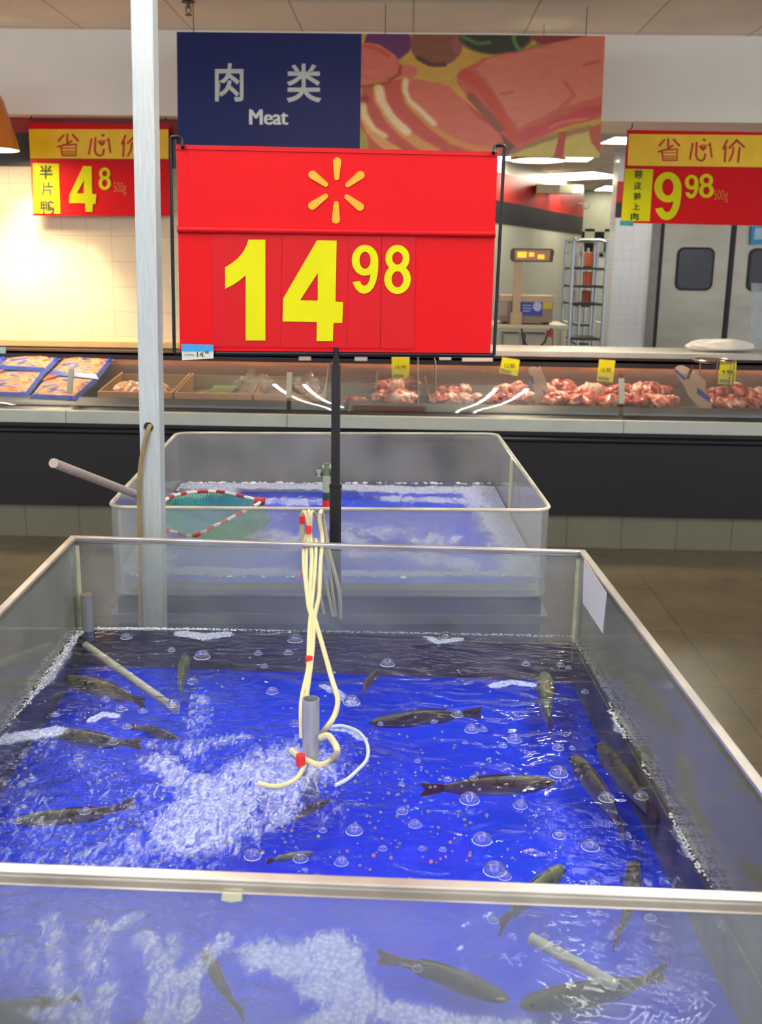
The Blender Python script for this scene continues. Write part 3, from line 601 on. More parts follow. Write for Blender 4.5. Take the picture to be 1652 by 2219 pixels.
def lump(name, r, sx, sy, sz, seed, m, amp=.35, freq=1.6, sub=3):
    bm = bmesh.new(); bmesh.ops.create_icosphere(bm, subdivisions=sub, radius=1)
    for v in bm.verts:
        n = noise.noise(v.co*freq+Vector((seed*3.1, seed, 7)))+.4*noise.noise(v.co*freq*2.6+Vector((seed, 2, 1)))
        v.co = v.co*(1+amp*n); v.co = Vector((v.co.x*sx, v.co.y*sy, v.co.z*sz))*r
    me = bpy.data.meshes.new(name); bm.to_mesh(me); bm.free()
    for p in me.polygons: p.use_smooth = True
    me.materials.append(m); return me
protos = [lump('raw_meat_piece', .058, random.uniform(.9, 1.3), random.uniform(.8, 1.1), random.uniform(.55, .8), k, meats[(0, 1, 0, 2, 1, 3, 0, 1)[k]]) for k in range(8)]
piles = [('raw meat lump heaped in the first bin right of the sign pole', 'raw meat in the first bin', 820, 905, 12, 842), ('raw meat lump in the low pile behind the curved light reflections', 'raw meat in the low second pile', 945, 1040, 9, 860),
         ('raw meat lump in the small pile left of the patterned paper tag', 'raw meat left of the paper tag', 1070, 1150, 7, 855), ('raw meat lump in the long pile left of the right glass clamp', 'raw meat in the long pile', 1188, 1345, 24, 850),
         ('raw meat lump between the right glass clamp and the tilted card', 'raw meat right of the clamp', 1352, 1470, 17, 852), ('raw meat lump around the round wire rack at the right edge', 'raw meat around the wire rack', 1545, 1700, 17, 848)]
for lb, gr, xa, xb, n, ytop in piles:
    for k in range(n):
        layer = 0 if k < n*.62 else 1
        fx = (k/(n*.62)) if layer == 0 else (k-n*.62)/(n*.38)
        px = xa+(xb-xa)*(fx*.96+random.uniform(-.03, .05)); Y = random.uniform(5.7, 5.82) if layer == 0 else random.uniform(5.82, 6.0)
        x = P(px, 850, Y).x; z = bz+.03+layer*random.uniform(.035, .055)*(1 if ytop < 856 else .5)
        o = bpy.data.objects.new('raw_meat_piece', protos[random.randrange(8)]); COL.objects.link(o)
        o.location = (x, Y, z); o.rotation_euler = (random.uniform(-.5, .5), random.uniform(-.5, .5), random.uniform(0, 6.28)); s = random.uniform(.75, 1.15)*(1 if ytop < 856 else .8); o.scale = (s, s, s)
        tag(o, lb, 'meat', gr)
for px, lb in ((762, 'left of two small red meat scraps beside the sign pole'), (781, 'right of two small red meat scraps beside the sign pole')):
    o = bpy.data.objects.new('raw_meat_piece', lump('raw_meat_scrap', .03, 1.2, .9, .6, px, meats[2])); COL.objects.link(o); q = P(px, 864, 5.7); o.location = (q.x, 5.72, bz+.016); tag(o, lb, 'meat')
q = P(866, 838, 5.78); o = bpy.data.objects.new('raw_meat_piece', lump('pale_meat_block', .05, 1, .7, .8, 3, meats[3], .15)); COL.objects.link(o); o.location = (q.x-.01, 5.76, q.z+.002); o.rotation_euler = (0, .4, .5); tag(o, 'pale fatty meat block on top of the first raw meat pile', 'meat')
q = P(878, 868, 5.68); o = bpy.data.objects.new('raw_meat_piece', lump('pale_meat_block', .04, 1.1, .7, .8, 5, meats[3], .2)); COL.objects.link(o); o.location = (q.x-.04, 5.69, bz+.03); tag(o, 'pale fatty meat lump at the front of the first pile', 'meat')

# tan trays, bones, bag (left of the sign pole)
tan = mat('tray_tan', (216, 160, 116), .4, c2=(200, 142, 100)); tand = mat('tray_tan_inner', (150, 124, 92), .4, .3)
for i, (xa, xb, lb) in enumerate([(212, 376, 'tan display tray holding bones, beside the duck packs'), (378, 548, 'tan display tray with a green leaf sheet'), (550, 702, 'tan display tray under the knotted plastic bag')]):
    a = P(xa, 850, 5.68).x; b_ = P(xb, 850, 5.68).x; e = empty('display_tray', ((a+b_)/2, 5.9, bz), lb, 'tray')
    MB().box((a+.004, 5.66, bz), (b_-.004, 5.68, bz+.045)).build('front_rim', tan, e, bevel=.003)
    MB().box((a+.004, 5.68, bz), (b_-.004, 6.17, bz+.008)).build('tray_base', tand, e)
    MB().slab([(b_-.012, 5.68, bz+.008), (b_-.012, 6.17, bz+.008), (b_-.012, 6.17, bz+.10), (b_-.012, 5.68, bz+.045)], (.008, 0, 0)).slab([(a+.004, 5.68, bz+.008), (a+.004, 6.17, bz+.008), (a+.004, 6.17, bz+.10), (a+.004, 5.68, bz+.045)], (.006, 0, 0)).build('side_wall', mat('tray_side', (196, 146, 84), .4), e)
    MB().box((a+.004, 6.15, bz), (b_-.004, 6.17, bz+.09)).build('back_wall', tand, e)
bone = meatmat('bone_mat', (214, 130, 100), (236, 180, 140), (250, 222, 190)); bp_ = [lump('meat_bone', .026, 1.7, .8, .8, k+11, bone, .5, 2.2) for k in range(3)]
for k in range(14):
    px = 262+ (k % 7)*15+random.uniform(-4, 4); Y = 5.78+.06*(k//7); o = bpy.data.objects.new('meat_bone', bp_[k % 3]); COL.objects.link(o)
    o.location = (P(px, 835, Y).x, Y, bz+.035+.02*(k//7)); o.rotation_euler = (random.uniform(-.6, .6), random.uniform(-.6, .6), random.uniform(0, 3)); tag(o, 'small pale pink bone in the tan tray behind the white pole', 'bone', 'bones in the tan tray')
a = P(452, 820, 5.9).x; b_ = P(498, 820, 5.9).x
tag(rebase(MB().slab([(a, 5.74, bz+.014), (b_, 5.74, bz+.014), (b_+.01, 6.14, bz+.03), (a-.01, 6.14, bz+.03)], (0, 0, .004)).build('leaf_sheet', mat('leaf_green', (104, 126, 60), .7, c2=(88, 112, 50)))), 'dull green leaf sheet lying in the middle tan tray', 'sheet')
for k in range(10):
    o = bpy.data.objects.new('meat_bone', bp_[k % 3]); COL.objects.link(o); px = 440+k*13.5; o.location = (P(px, 845, 5.74).x, 5.72, bz+.03); o.scale = (.5, .5, .5); o.rotation_euler = (0, .3, k*1.3)
    tag(o, 'tiny meat scrap along the front of the middle tan tray', 'meat scrap', 'scraps in the middle tray')
bagm = glassmat('bag_film', (.97, .95, .93), .22, (236, 214, 196), .12, 1.45, 20, 1.6)
c = P(668, 838, 5.76); e = empty('plastic_bag', (c.x, 5.76, bz), 'crumpled clear plastic bag with red contents in the right tan tray', 'bag')
o = bpy.data.objects.new('bag_film', lump('bag_film', .085, .85, .6, .8, 21, bagm, .5, 2.4, 4)); COL.objects.link(o); o.parent = e; o.location = (0, 0, .075)
for k, (dx, dz, r, mi) in enumerate([(.02, .10, .03, 2), (-.01, .06, .038, 1), (.035, .06, .03, 3), (0, .03, .035, 1)]):
    o = bpy.data.objects.new('contents', lump('contents', r, 1, .8, .9, 30+k, meats[mi])); COL.objects.link(o); o.parent = e; o.location = (dx, 0, dz)
c = P(555, 815, 5.95); e = empty('plastic_bag', (c.x, 5.95, bz), 'knotted pale plastic bag behind the curved light reflections', 'bag')
o = bpy.data.objects.new('bag_film', lump('bag_film2', .07, 1.4, .7, .75, 44, bagm, .5, 2.0, 4)); COL.objects.link(o); o.parent = e; o.location = (0, 0, .07)
MB().tube([(c.x-.02, 5.95, bz+.10), (c.x-.025, 5.95, bz+.15)], [.012, .02], 8).build('knot', bagm, e)
# frozen duck packs
packm = bpy.data.materials.new('pack_print'); packm.use_nodes = True; nt = packm.node_tree; bs = nt.nodes['Principled BSDF']
tc = nt.nodes.new('ShaderNodeTexCoord'); mp = nt.nodes.new('ShaderNodeMapping'); mp.inputs['Scale'].default_value = (9, 22, 9); nt.links.new(tc.outputs['Object'], mp.inputs[0])
nz = nt.nodes.new('ShaderNodeTexNoise'); nz.inputs['Scale'].default_value = 1.6; nz.inputs['Detail'].default_value = 3; nt.links.new(mp.outputs[0], nz.inputs[0])
rp = nt.nodes.new('ShaderNodeValToRGB'); rp.color_ramp.interpolation = 'EASE'; e = rp.color_ramp.elements; e[0].position = .40; e[0].color = (*lin((44, 66, 150)), 1); e[1].position = .52; e[1].color = (*lin((206, 130, 76)), 1)
k = e.new(.46); k.color = (*lin((150, 140, 150)), 1); k = e.new(.57); k.color = (*lin((226, 170, 110)), 1); k = e.new(.63); k.color = (*lin((226, 96, 50)), 1)
nt.links.new(nz.outputs['Fac'], rp.inputs[0]); nt.links.new(rp.outputs[0], bs.inputs[0]); bs.inputs['Roughness'].default_value = .2
pblue = mat('pack_blue', (44, 92, 190), .25, c2=(30, 60, 160)); porg = mat('pack_orange', (232, 88, 44), .3)
pl0 = Vector((0, 5.66, bz+.02)); pl1 = Vector((0, 6.14, bz+.16)); pn = Vector((1, 0, 0)).cross(pl1-pl0).normalized()
if pn.z < 0: pn = -pn
packs = [((150, 768), (248, 778), (214, 822), (104, 812), 'rear right duck pack, its blue edge facing the bare case'), ((30, 768), (144, 764), (104, 806), (-14, 800), 'rear middle duck pack beside the blue rail label'), ((-90, 772), (28, 768), (-18, 802), (-130, 806), 'rear left duck pack cut by the photo edge'),
         ((104, 814), (214, 824), (166, 868), (62, 864), 'front right duck pack behind the left glass clamp'), ((-14, 804), (102, 806), (60, 862), (-60, 858), 'front middle duck pack with a blue lower border'), ((-130, 806), (-18, 804), (-62, 860), (-170, 858), 'front left duck pack at the photo edge')]
for tl, tr, br, bl_, lb in packs:
    q = [hit(x, y, pl0, pn) for x, y in (tl, tr, br, bl_)]; c = sum(q, Vector())/4; e = empty('duck_pack', c, lb, 'food pack'); mb = MB(); N = 10; vs = []
    for side in (0, 1):
        for j in range(N+1):
            for i in range(N+1):
                fx, fy = i/N, j/N; p = (q[0]*(1-fx)+q[1]*fx)*(1-fy)+(q[3]*(1-fx)+q[2]*fx)*fy
                h = (max(0, math.sin(math.pi*fx))**.45)*(max(0, math.sin(math.pi*fy))**.45)
                vs.append(p+pn*((.02*h+.006*noise.noise(p*18)*h) if side == 0 else -.03*h))
    fs = [(s*(N+1)**2+j*(N+1)+i, s*(N+1)**2+j*(N+1)+i+1, s*(N+1)**2+(j+1)*(N+1)+i+1, s*(N+1)**2+(j+1)*(N+1)+i) for s in (0, 1) for j in range(N) for i in range(N)]
    mb.add(vs, fs).build('pack_body', packm, e, True, angle=3)
    bd = lambda a, b_, w: [a, b_, b_+(c-b_)*w, a+(c-a)*w]
    for a, b_, m_2, w in ((q[3], q[2], pblue, .16), (q[1], q[2], pblue, .13)):
        mb2 = MB(); o_ = pn*.0
        for t in range(8):
            p0 = a.lerp(b_, t/8); p1 = a.lerp(b_, (t+1)/8); i0 = p0.lerp(c, w); i1 = p1.lerp(c, w)
            lift = pn*.018
            mb2.add([p0+pn*.003, p1+pn*.003, i1+lift, i0+lift], [(0, 1, 2, 3)])
        mb2.build('blue_border', m_2, e, True)
    mb2 = MB(); a = q[0]; mb2.add([a+pn*.006, a.lerp(q[1], .22)+pn*.012, a.lerp(c, .4)+pn*.022, a.lerp(q[3], .3)+pn*.012], [(0, 1, 2, 3)]).build('orange_corner', porg, e)

# paper cards and wire rack at the right
cardm = mat('card_tan', (226, 186, 150), .5); bluep = mat('card_blue', (70, 84, 170), .5)
def card(pts, stripes, Y, lb, bar=None):
    q = quadpx(pts, Y); c = P(sum(a for a, _ in pts)/len(pts), max(b_ for _, b_ in pts), Y); e = empty('paper_card', c, lb, 'card')
    MB().slab(q, (0, .004, 0)).build('sheet', cardm, e)
    for s in stripes: MB().slab(quadpx(s, Y-.0025), (0, .002, 0)).build('blue_print', bluep, e)
    return e
card([(1147, 797), (1158, 795), (1166, 798), (1171, 794), (1175, 806), (1182, 818), (1190, 850), (1191, 877), (1162, 875), (1158, 845), (1153, 818), (1146, 806)], [[(1175, 845), (1180, 845), (1191, 868), (1186, 872)], [(1150, 815), (1154, 815), (1158, 832), (1153, 832)]], 5.735, 'narrow tan paper card with a torn top standing in the meat')
e = card([(1464, 797), (1472, 792), (1482, 792), (1492, 797), (1515, 812), (1530, 826), (1530, 845), (1543, 870), (1542, 887), (1515, 884), (1493, 858), (1484, 838), (1470, 815)], [[(1461, 803), (1466, 801), (1487, 818), (1484, 826)], [(1512, 840), (1540, 860), (1539, 872), (1511, 853)]], 5.735, 'wide tan paper card with blue print leaning right in the meat')
MB().slab(quadpx([(1487, 822), (1500, 790), (1504, 792), (1494, 822)], 5.73), (0, .002, 0)).build('dark_fold', mat('fold_dark', (110, 50, 40), .5), e)
c = P(1548, 780, 5.85); e = empty('wire_rack', (c.x, 5.85, bz), 'round wire rack standing in the meat at the far right', 'rack')
R_ = .115
MB().tube([(c.x+R_*math.cos(t*.2618), 5.85+R_*math.sin(t*.2618), c.z) for t in range(25)], .0045, 6).build('ring', mat('wire_steel', (170, 150, 130), .3, .9), e, True)
MB().tube([(c.x+R_*.9*math.cos(t*.2618), 5.85+R_*.9*math.sin(t*.2618), c.z-.012) for t in range(25)], .003, 6).build('ring', MATS['wire_steel'], e, True)
for px in (1510, 1541, 1572, 1583, 1596):
    t = max(-1, min(1, (P(px, 800, 5.85).x-c.x)/R_)); yy = 5.85-R_*math.sqrt(1-t*t)
    MB().tube([(c.x+t*R_, yy, c.z), (c.x+t*R_, yy, bz+.02)], .003, 6).build('rod', MATS['wire_steel'], e, True)
# white bag on the worktop
c = P(1562, 760, 6.36); e = bpy.data.objects.new('flour_bag', lump('flour_bag', .1, 2.05, 1.0, .42, 5, mat('bag_white', (238, 232, 224), .35, bump=.3, bscale=25), .16, 1.7, 4)); COL.objects.link(e)
e.location = (c.x, 6.38, zw+.034); tag(e, 'puffy white plastic-wrapped parcel lying on the worktop', 'parcel')
gp = mat('acrylic_guard', (190, 196, 200), .2, alpha=.35)
tag(rebase(MB().slab(quadpx([(1630, 613), (1700, 615), (1700, 752), (1624, 752)], 6.55), (0, .01, 0)).build('sneeze_guard', glassmat('guard_glass', (.9, .92, .93), .35, (190, 200, 205), .1))), 'clear upright plastic guard at the right end of the worktop', 'guard')
p1 = quadpx([(1628, 490), (1700, 490), (1700, 528), (1626, 530)], YD-.0); e = empty('door_notice', P(1660, 530, YD), 'blue-bordered notice on the right steel door', 'notice')
MB().slab([v+Vector((0, -.02, 0)) for v in p1], (0, .03, 0)).build('border', mat('notice_blue', (40, 150, 214), .5), e)
MB().slab([P(x, y, YD)+Vector((0, -.024, 0)) for x, y in ((1636, 494), (1696, 494), (1696, 519), (1633, 519))], (0, .004, 0)).build('sheet', mat('notice_pale', (170, 200, 224), .5), e)

# ------------------------------------------------------------------ kitchen: scale on its table, tray rack, bins
YK = 7.8
zt = P(1150, 704, YK-.1).z; xa = P(1040, 704, YK).x; xb = P(1228, 704, YK).x
e = empty('steel_table', ((xa+xb)/2, YK+.2, 0), 'stainless table carrying the scale in the kitchen', 'table')
tm = mat('table_steel', (206, 192, 160), .3, .5)
MB().box((xa, YK-.1, zt-.03), (xb, YK+.5, zt)).build('table_top', tm, e, bevel=.003)
for x, y in ((xa+.03, YK-.07), (xb-.03, YK-.07), (xa+.03, YK+.47), (xb-.03, YK+.47)): MB().tube([(x, y, 0), (x, y, zt-.03)], .017, 10).build('leg', tm, e, True)
MB().box((xa, YK-.08, .25), (xb, YK+.48, .27)).build('undershelf', M['steel'], e)
MB().box((xa+.02, YK-.07, .84), (xb-.02, YK+.46, .855)).build('undershelf', M['steel'], e)
for i, (a, b_, lb) in enumerate([(1090, 1128, 'left pale plastic bin on the shelf under the scale'), (1138, 1184, 'right pale plastic bin on the shelf under the scale')]):
    u, v = P(a, 740, YK).x, P(b_, 740, YK).x; e2 = empty('plastic_bin', ((u+v)/2, YK+.1, .855), lb, 'bin')
    mb = MB(); t = .004
    mb.box((u, YK, .856), (v, YK+t, zt-.07)).box((u, YK+.2, .856), (v, YK+.2+t, zt-.07)).box((u, YK, .856), (u+t, YK+.2, zt-.07)).box((v-t, YK, .856), (v, YK+.2, zt-.07)).box((u, YK, .856), (v, YK+.2, .86))
    mb.build('shell', mat('bin_plastic', (200, 196, 180), .4), e2); MB().box((u-.008, YK-.008, zt-.078), (v+.008, YK+.004, zt-.07)).build('lip', MATS['bin_plastic'], e2)
q = [P(x, y, YK-.1) for x, y in ((1131, 712), (1134, 735), (1145, 750), (1165, 752), (1180, 742), (1188, 722), (1196, 712))]
tag(rebase(MB().tube(spline(q, 6), .007, 8).build('power_cable', mat('cable_dark', (50, 52, 44), .5))), 'dark cable looping below the scale table', 'cable')
tag(rebase(MB().slab(quadpx([(1184, 716), (1200, 718), (1199, 732), (1186, 730)], YK-.105), (0, .02, 0)).build('red_clip', mat('clip_red', (196, 60, 50), .5))), 'small red clip hanging below the scale table', 'clip')
sx = P(1141, 700, YK).x
e = empty('weighing_scale', (sx, YK, zt), 'beige shop scale with a raised pillar display and a blue label', 'scale')
sm_ = mat('scale_beige', (206, 176, 140), .4); sdark = mat('scale_brown', (96, 70, 58), .4)
q0, q1 = P(1085, 690, YK), P(1199, 655, YK)
MB().box((q0.x, YK-.02, zt+.015), (q1.x, YK+.3, q1.z)).build('body', mat('scale_body', (150, 128, 110), .4), e, bevel=.006)
MB().box((q0.x-.006, YK-.03, q1.z), (q1.x+.006, YK+.31, q1.z+.045)).build('weighing_pan', sm_, e, bevel=.004)
MB().box((q0.x+.02, YK+.0, zt), (q0.x+.05, YK+.2, zt+.016)).box((q1.x-.05, YK, zt), (q1.x-.02, YK+.2, zt+.016)).build('foot', M['black'], e)
MB().slab(quadpx([(1129, 652), (1177, 652), (1175, 686), (1127, 682)], YK-.024), (0, .003, 0)).build('blue_label', mat('label_royal', (44, 70, 176), .4), e)
o = MB().slab(quadpx(ell(1165, 664, 9.5, 10.5, 20), YK-.027), (0, .002, 0)).build('round_mark', mat('mark_pale', (190, 196, 224), .4), e)
MB().slab(quadpx([(1133, 661), (1152, 661), (1152, 663), (1133, 663)], YK-.0265), (0, .001, 0)).slab(quadpx([(1133, 667), (1154, 667), (1154, 669), (1133, 669)], YK-.0265), (0, .001, 0)).slab(quadpx([(1133, 673), (1150, 673), (1150, 675), (1133, 675)], YK-.0265), (0, .001, 0)).build('label_lines', MATS['mark_pale'], e)
MB().slab(quadpx([(1177, 654), (1197, 654), (1197, 669), (1177, 669)], YK-.024), (0, .003, 0)).build('yellow_label', mat('label_yel', (220, 196, 30), .5), e)
MB().slab(quadpx([(1079, 652), (1100, 652), (1100, 684), (1079, 684)], YK-.024), (0, .003, 0)).build('grey_label', mat('label_gry', (176, 160, 146), .5), e)
q2 = P(1122, 600, YK-.05)
w_ = P(1131, 600, YK-.05).x-P(1114, 600, YK-.05).x
MB().box((q2.x-w_/2, YK-.07, zt), (q2.x+w_/2, YK-.035, P(1122, 566, YK-.05).z)).build('pillar', sm_, e, bevel=.004)
MB().box((q2.x-w_*.75, YK-.075, zt), (q2.x+w_*.75, YK-.03, zt+.09)).build('pillar_base', sm_, e, bevel=.006)
hd = MB().slab(quadpx([(1112, 538), (1198, 539), (1202, 545), (1198, 568), (1112, 567), (1107, 560), (1108, 544)], YK-.09), (0, .06, 0)).build('display_head', sdark, e, bevel=.004)
MB().slab(quadpx([(1116, 541), (1194, 542), (1191, 565), (1116, 564)], YK-.094), (0, .004, 0)).build('display_face', mat('display_face', (196, 160, 120), .3), hd)
MB().slab(quadpx([(1122, 546), (1142, 546), (1141, 558), (1122, 558)], YK-.097), (0, .002, 0)).slab(quadpx([(1147, 547), (1158, 547), (1158, 556), (1147, 556)], YK-.097), (0, .002, 0)).slab(quadpx([(1166, 552), (1180, 552), (1180, 561), (1166, 561)], YK-.097), (0, .002, 0)).build('lit_digits', mat('lit_amber', (230, 140, 30), .4, emit=(250, 150, 30), estr=1.2), hd)
# tray rack on wheels
YR = 10.3
xr0, xr1 = P(1238, 640, YR).x, P(1322, 640, YR).x; zr = P(1280, 520, YR).z
e = empty('tray_rack', ((xr0+xr1)/2, YR+.25, 0), 'tall silver tray rack with dark runners beside the white column', 'rack')
rm = mat('rack_alu', (190, 198, 206), .3, .8)
for y in (YR, YR+.5):
    MB().tube(spline([(xr0, y, .12), (xr0, y, zr*.5), (xr0, y, zr-.06), (xr0+.03, y, zr-.01), (xr0+.08, y, zr), ((xr0+xr1)/2, y, zr), (xr1-.13, y, zr), (xr1-.07, y, zr-.02), (xr1-.055, y, zr-.07), (xr1-.055, y, zr*.5), (xr1-.055, y, .12)], 6), .016, 10).build('frame_tube', rm, e, True)
rk = mat('runner_dark', (50, 48, 50), .5)
for k in range(9):
    z = .3+(zr-.42)*k/8
    for x in (xr0, xr1-.055): MB().box((x-.01, YR, z), (x+.03, YR+.5, z+.008)).build('runner', rm, e)
    if k in (0, 1, 2, 3, 5, 6, 7): MB().box((xr0+.01, YR+.01, z+.009), (xr1-.065, YR+.49, z+.03)).build('tray', rk, e)
for x in (xr0, xr1-.055):
    for y in (YR, YR+.5): MB().tube([(x-.02, y, .06), (x+.02, y, .06)], .06, 14).tube([(x, y, .06), (x, y, .14)], .012).build('caster', M['black'], e, True)
tr2 = xr1-.02
e = empty('tray_rack', (tr2+.1, YR+1.2, 0), 'darker rack with orange packages behind the silver tray rack', 'rack')
for x in (xr0+.25, xr1-.0):
    for y in (YR+1, YR+1.4): MB().tube([(x, y, 0), (x, y, zr-.05)], .014, 8).build('frame_tube', MATS['rack_alu'], e, True)
for k in range(7):
    z = .3+.2*k; MB().box((xr0+.23, YR+1, z), (xr1+.02, YR+1.4, z+.02)).build('shelf', rk, e)
for k, (z, cc, lb) in enumerate([(1.12, (170, 70, 50), 'lower'), (1.32, (216, 96, 50), 'middle'), (1.52, (222, 110, 60), 'top')]):
    tag(rebase(MB().box((xr0+.3, YR+1.02, z), (xr0+.42, YR+1.3, z+.15)).build('orange_package', mat('pkg%d' % k, cc, .5), None, bevel=.01)), '%s orange package on the rack behind the silver tray rack' % lb, 'package')
# pale boxes high on the diagonal wall, small camera
p = P(1200, 410, 14.5)
for k, (px, w) in enumerate([(1188, .3), (1215, .34), (1244, .26)]):
    q = P(px, 415, 14.2+k*.6); tag(rebase(MB().box((q.x-w/2, q.y, q.z-.02), (q.x+w/2, q.y+.2, q.z+.09)).build('vent_box', mat('vent_pale', (190, 186, 160), .5))), ('left', 'middle', 'right')[k]+'most pale box above the red band of the kitchen wall', 'vent box')
q = P(1270, 445, 16.5); e = tag(rebase(MB().lathe((q.x, q.y, q.z), [(0, -.06), (.05, -.04), (.06, 0), (.06, .03), (0, .03)], 16).tube([(q.x-.3, q.y, q.z+.03), (q.x, q.y, q.z+.03)], .012).build('security_camera', M['white'], None, True)), 'small white dome camera at the end of the kitchen wall', 'camera')

# ------------------------------------------------------------------ near fish tank
import numpy as np
def proj(p):
    d = Vector(p)-CAM; k = d.dot(fwd); return CX+F*d.dot(RT)/k, CY-F*d.dot(UP)/k
ZR, ZWAT, ZBOT = .97, .79, .705
cBL = Z(157, 1163, ZR); cBR = Z(1265, 1194, ZR); cFR = Z(1849, 1957, ZR); cFL = Z(-541, 1864, ZR)
cen = (cBL+cBR+cFR+cFL)/4
def inset(q, d):              # move the four upright faces inwards by d
    out = []
    for i in range(4):
        p0, p1, p2 = q[i-1], q[i], q[(i+1) % 4]; e1 = (p1-p0).normalized(); e2 = (p2-p1).normalized()
        n1 = Vector((-e1.y, e1.x, 0)); n2 = Vector((-e2.y, e2.x, 0))
        if n1.dot(cen_(q)-p1) < 0: n1 = -n1
        if n2.dot(cen_(q)-p1) < 0: n2 = -n2
        k = d/(1+n1.dot(n2)); out.append(p1+(n1+n2)*k)
    return out
def cen_(q): return sum(q, Vector())/4
def at_z(q, z): return [Vector((p.x, p.y, z)) for p in q]
outer = [cFL, cFR, cBR, cBL]; inner = inset(outer, .009)
tank = empty('fish_tank', (cen.x, cen.y, 0), 'large near fish tank with steel rim and bright blue floor, holding live fish', 'fish tank')
g_near = glassmat('tank_glass', (.95, .97, .95), .17, (190, 198, 204), .04, 1.45, 7)
g_side = glassmat('tank_glass_side', (.93, .95, .93), .22, (176, 176, 160), .08, 1.45, 5)
names = ['front', 'right', 'back', 'left']
for i in range(4):
    a, b_, c, d = outer[i], outer[(i+1) % 4], inner[(i+1) % 4], inner[i]
    MB().slab(at_z([a, b_, c, d], .60), (0, 0, ZR-.012-.60)).build('glass_wall', g_side if i in (1, 3) else g_near, tank)
rimo = inset(outer, -.004); rimi = inset(outer, .009)
for i in range(4):
    a, b_, c, d = rimo[i], rimo[(i+1) % 4], rimi[(i+1) % 4], rimi[i]
    MB().slab(at_z([a, b_, c, d], ZR-.004), (0, 0, .006)).slab(at_z([a, b_, inset(outer, -.003)[(i+1) % 4], inset(outer, -.003)[i]], ZR-.0115), (0, 0, .0095)).build('rim_bar', M['rim'], tank, bevel=.0015)
seal = glassmat('sealant', (.9, .92, .8), .5, (214, 214, 180), .2)
for c in inner:
    MB().tube([(c.x, c.y, ZWAT-.05), (c.x, c.y, ZR-.015)], .006, 8).build('corner_sealant', seal, tank)
liner = inset(outer, .012)
lm = mat('liner_grey', (140, 130, 116), .4, c2=(82, 78, 80), scale=9, bump=.3, bscale=30)
for i in range(4):
    a, b_, c, d = inner[i], inner[(i+1) % 4], liner[(i+1) % 4], liner[i]
    MB().slab(at_z([a, b_, c, d], ZBOT), (0, 0, ZWAT-.008-ZBOT)).build('basin_wall', lm, tank)
MB().slab(at_z(outer, ZBOT-.012), (0, 0, .012)).build('basin_floor', mat('basin_blue', (4, 62, 232), .35, c2=(2, 54, 222), scale=3), tank)
MB().slab(at_z(inset(outer, -.02), 0), (0, 0, ZBOT-.014)).build('base_cabinet', mat('base_dark', (70, 68, 64), .5), tank, bevel=.006)
# dab of sealant and a little bracket
q = quadpx([(483, 1932), (524, 1934), (526, 1948), (503, 1951), (481, 1947)], rimo[0].y-.001)
q = [hit(x, y, rimo[0]+Vector((0, -.001, 0)), Vector((-(rimo[1]-rimo[0]).y, (rimo[1]-rimo[0]).x, 0)).normalized()) for x, y in [(483, 1932), (524, 1934), (526, 1948), (503, 1951), (481, 1947)]]
MB().slab(q, (0, -.003, 0)).build('sealant_dab', mat('dab', (206, 206, 180), .6), tank)
rn = (outer[2]-outer[1]); rn = Vector((rn.y, -rn.x, 0)).normalized()
q = [hit(x, y, outer[1]-rn*.0105, rn) for x, y in [(1266, 1212), (1315, 1285), (1306, 1372), (1263, 1306)]]
MB().slab(q, rn*.001).build('paper_sticker', mat('sticker', (196, 196, 198), .6), tank)
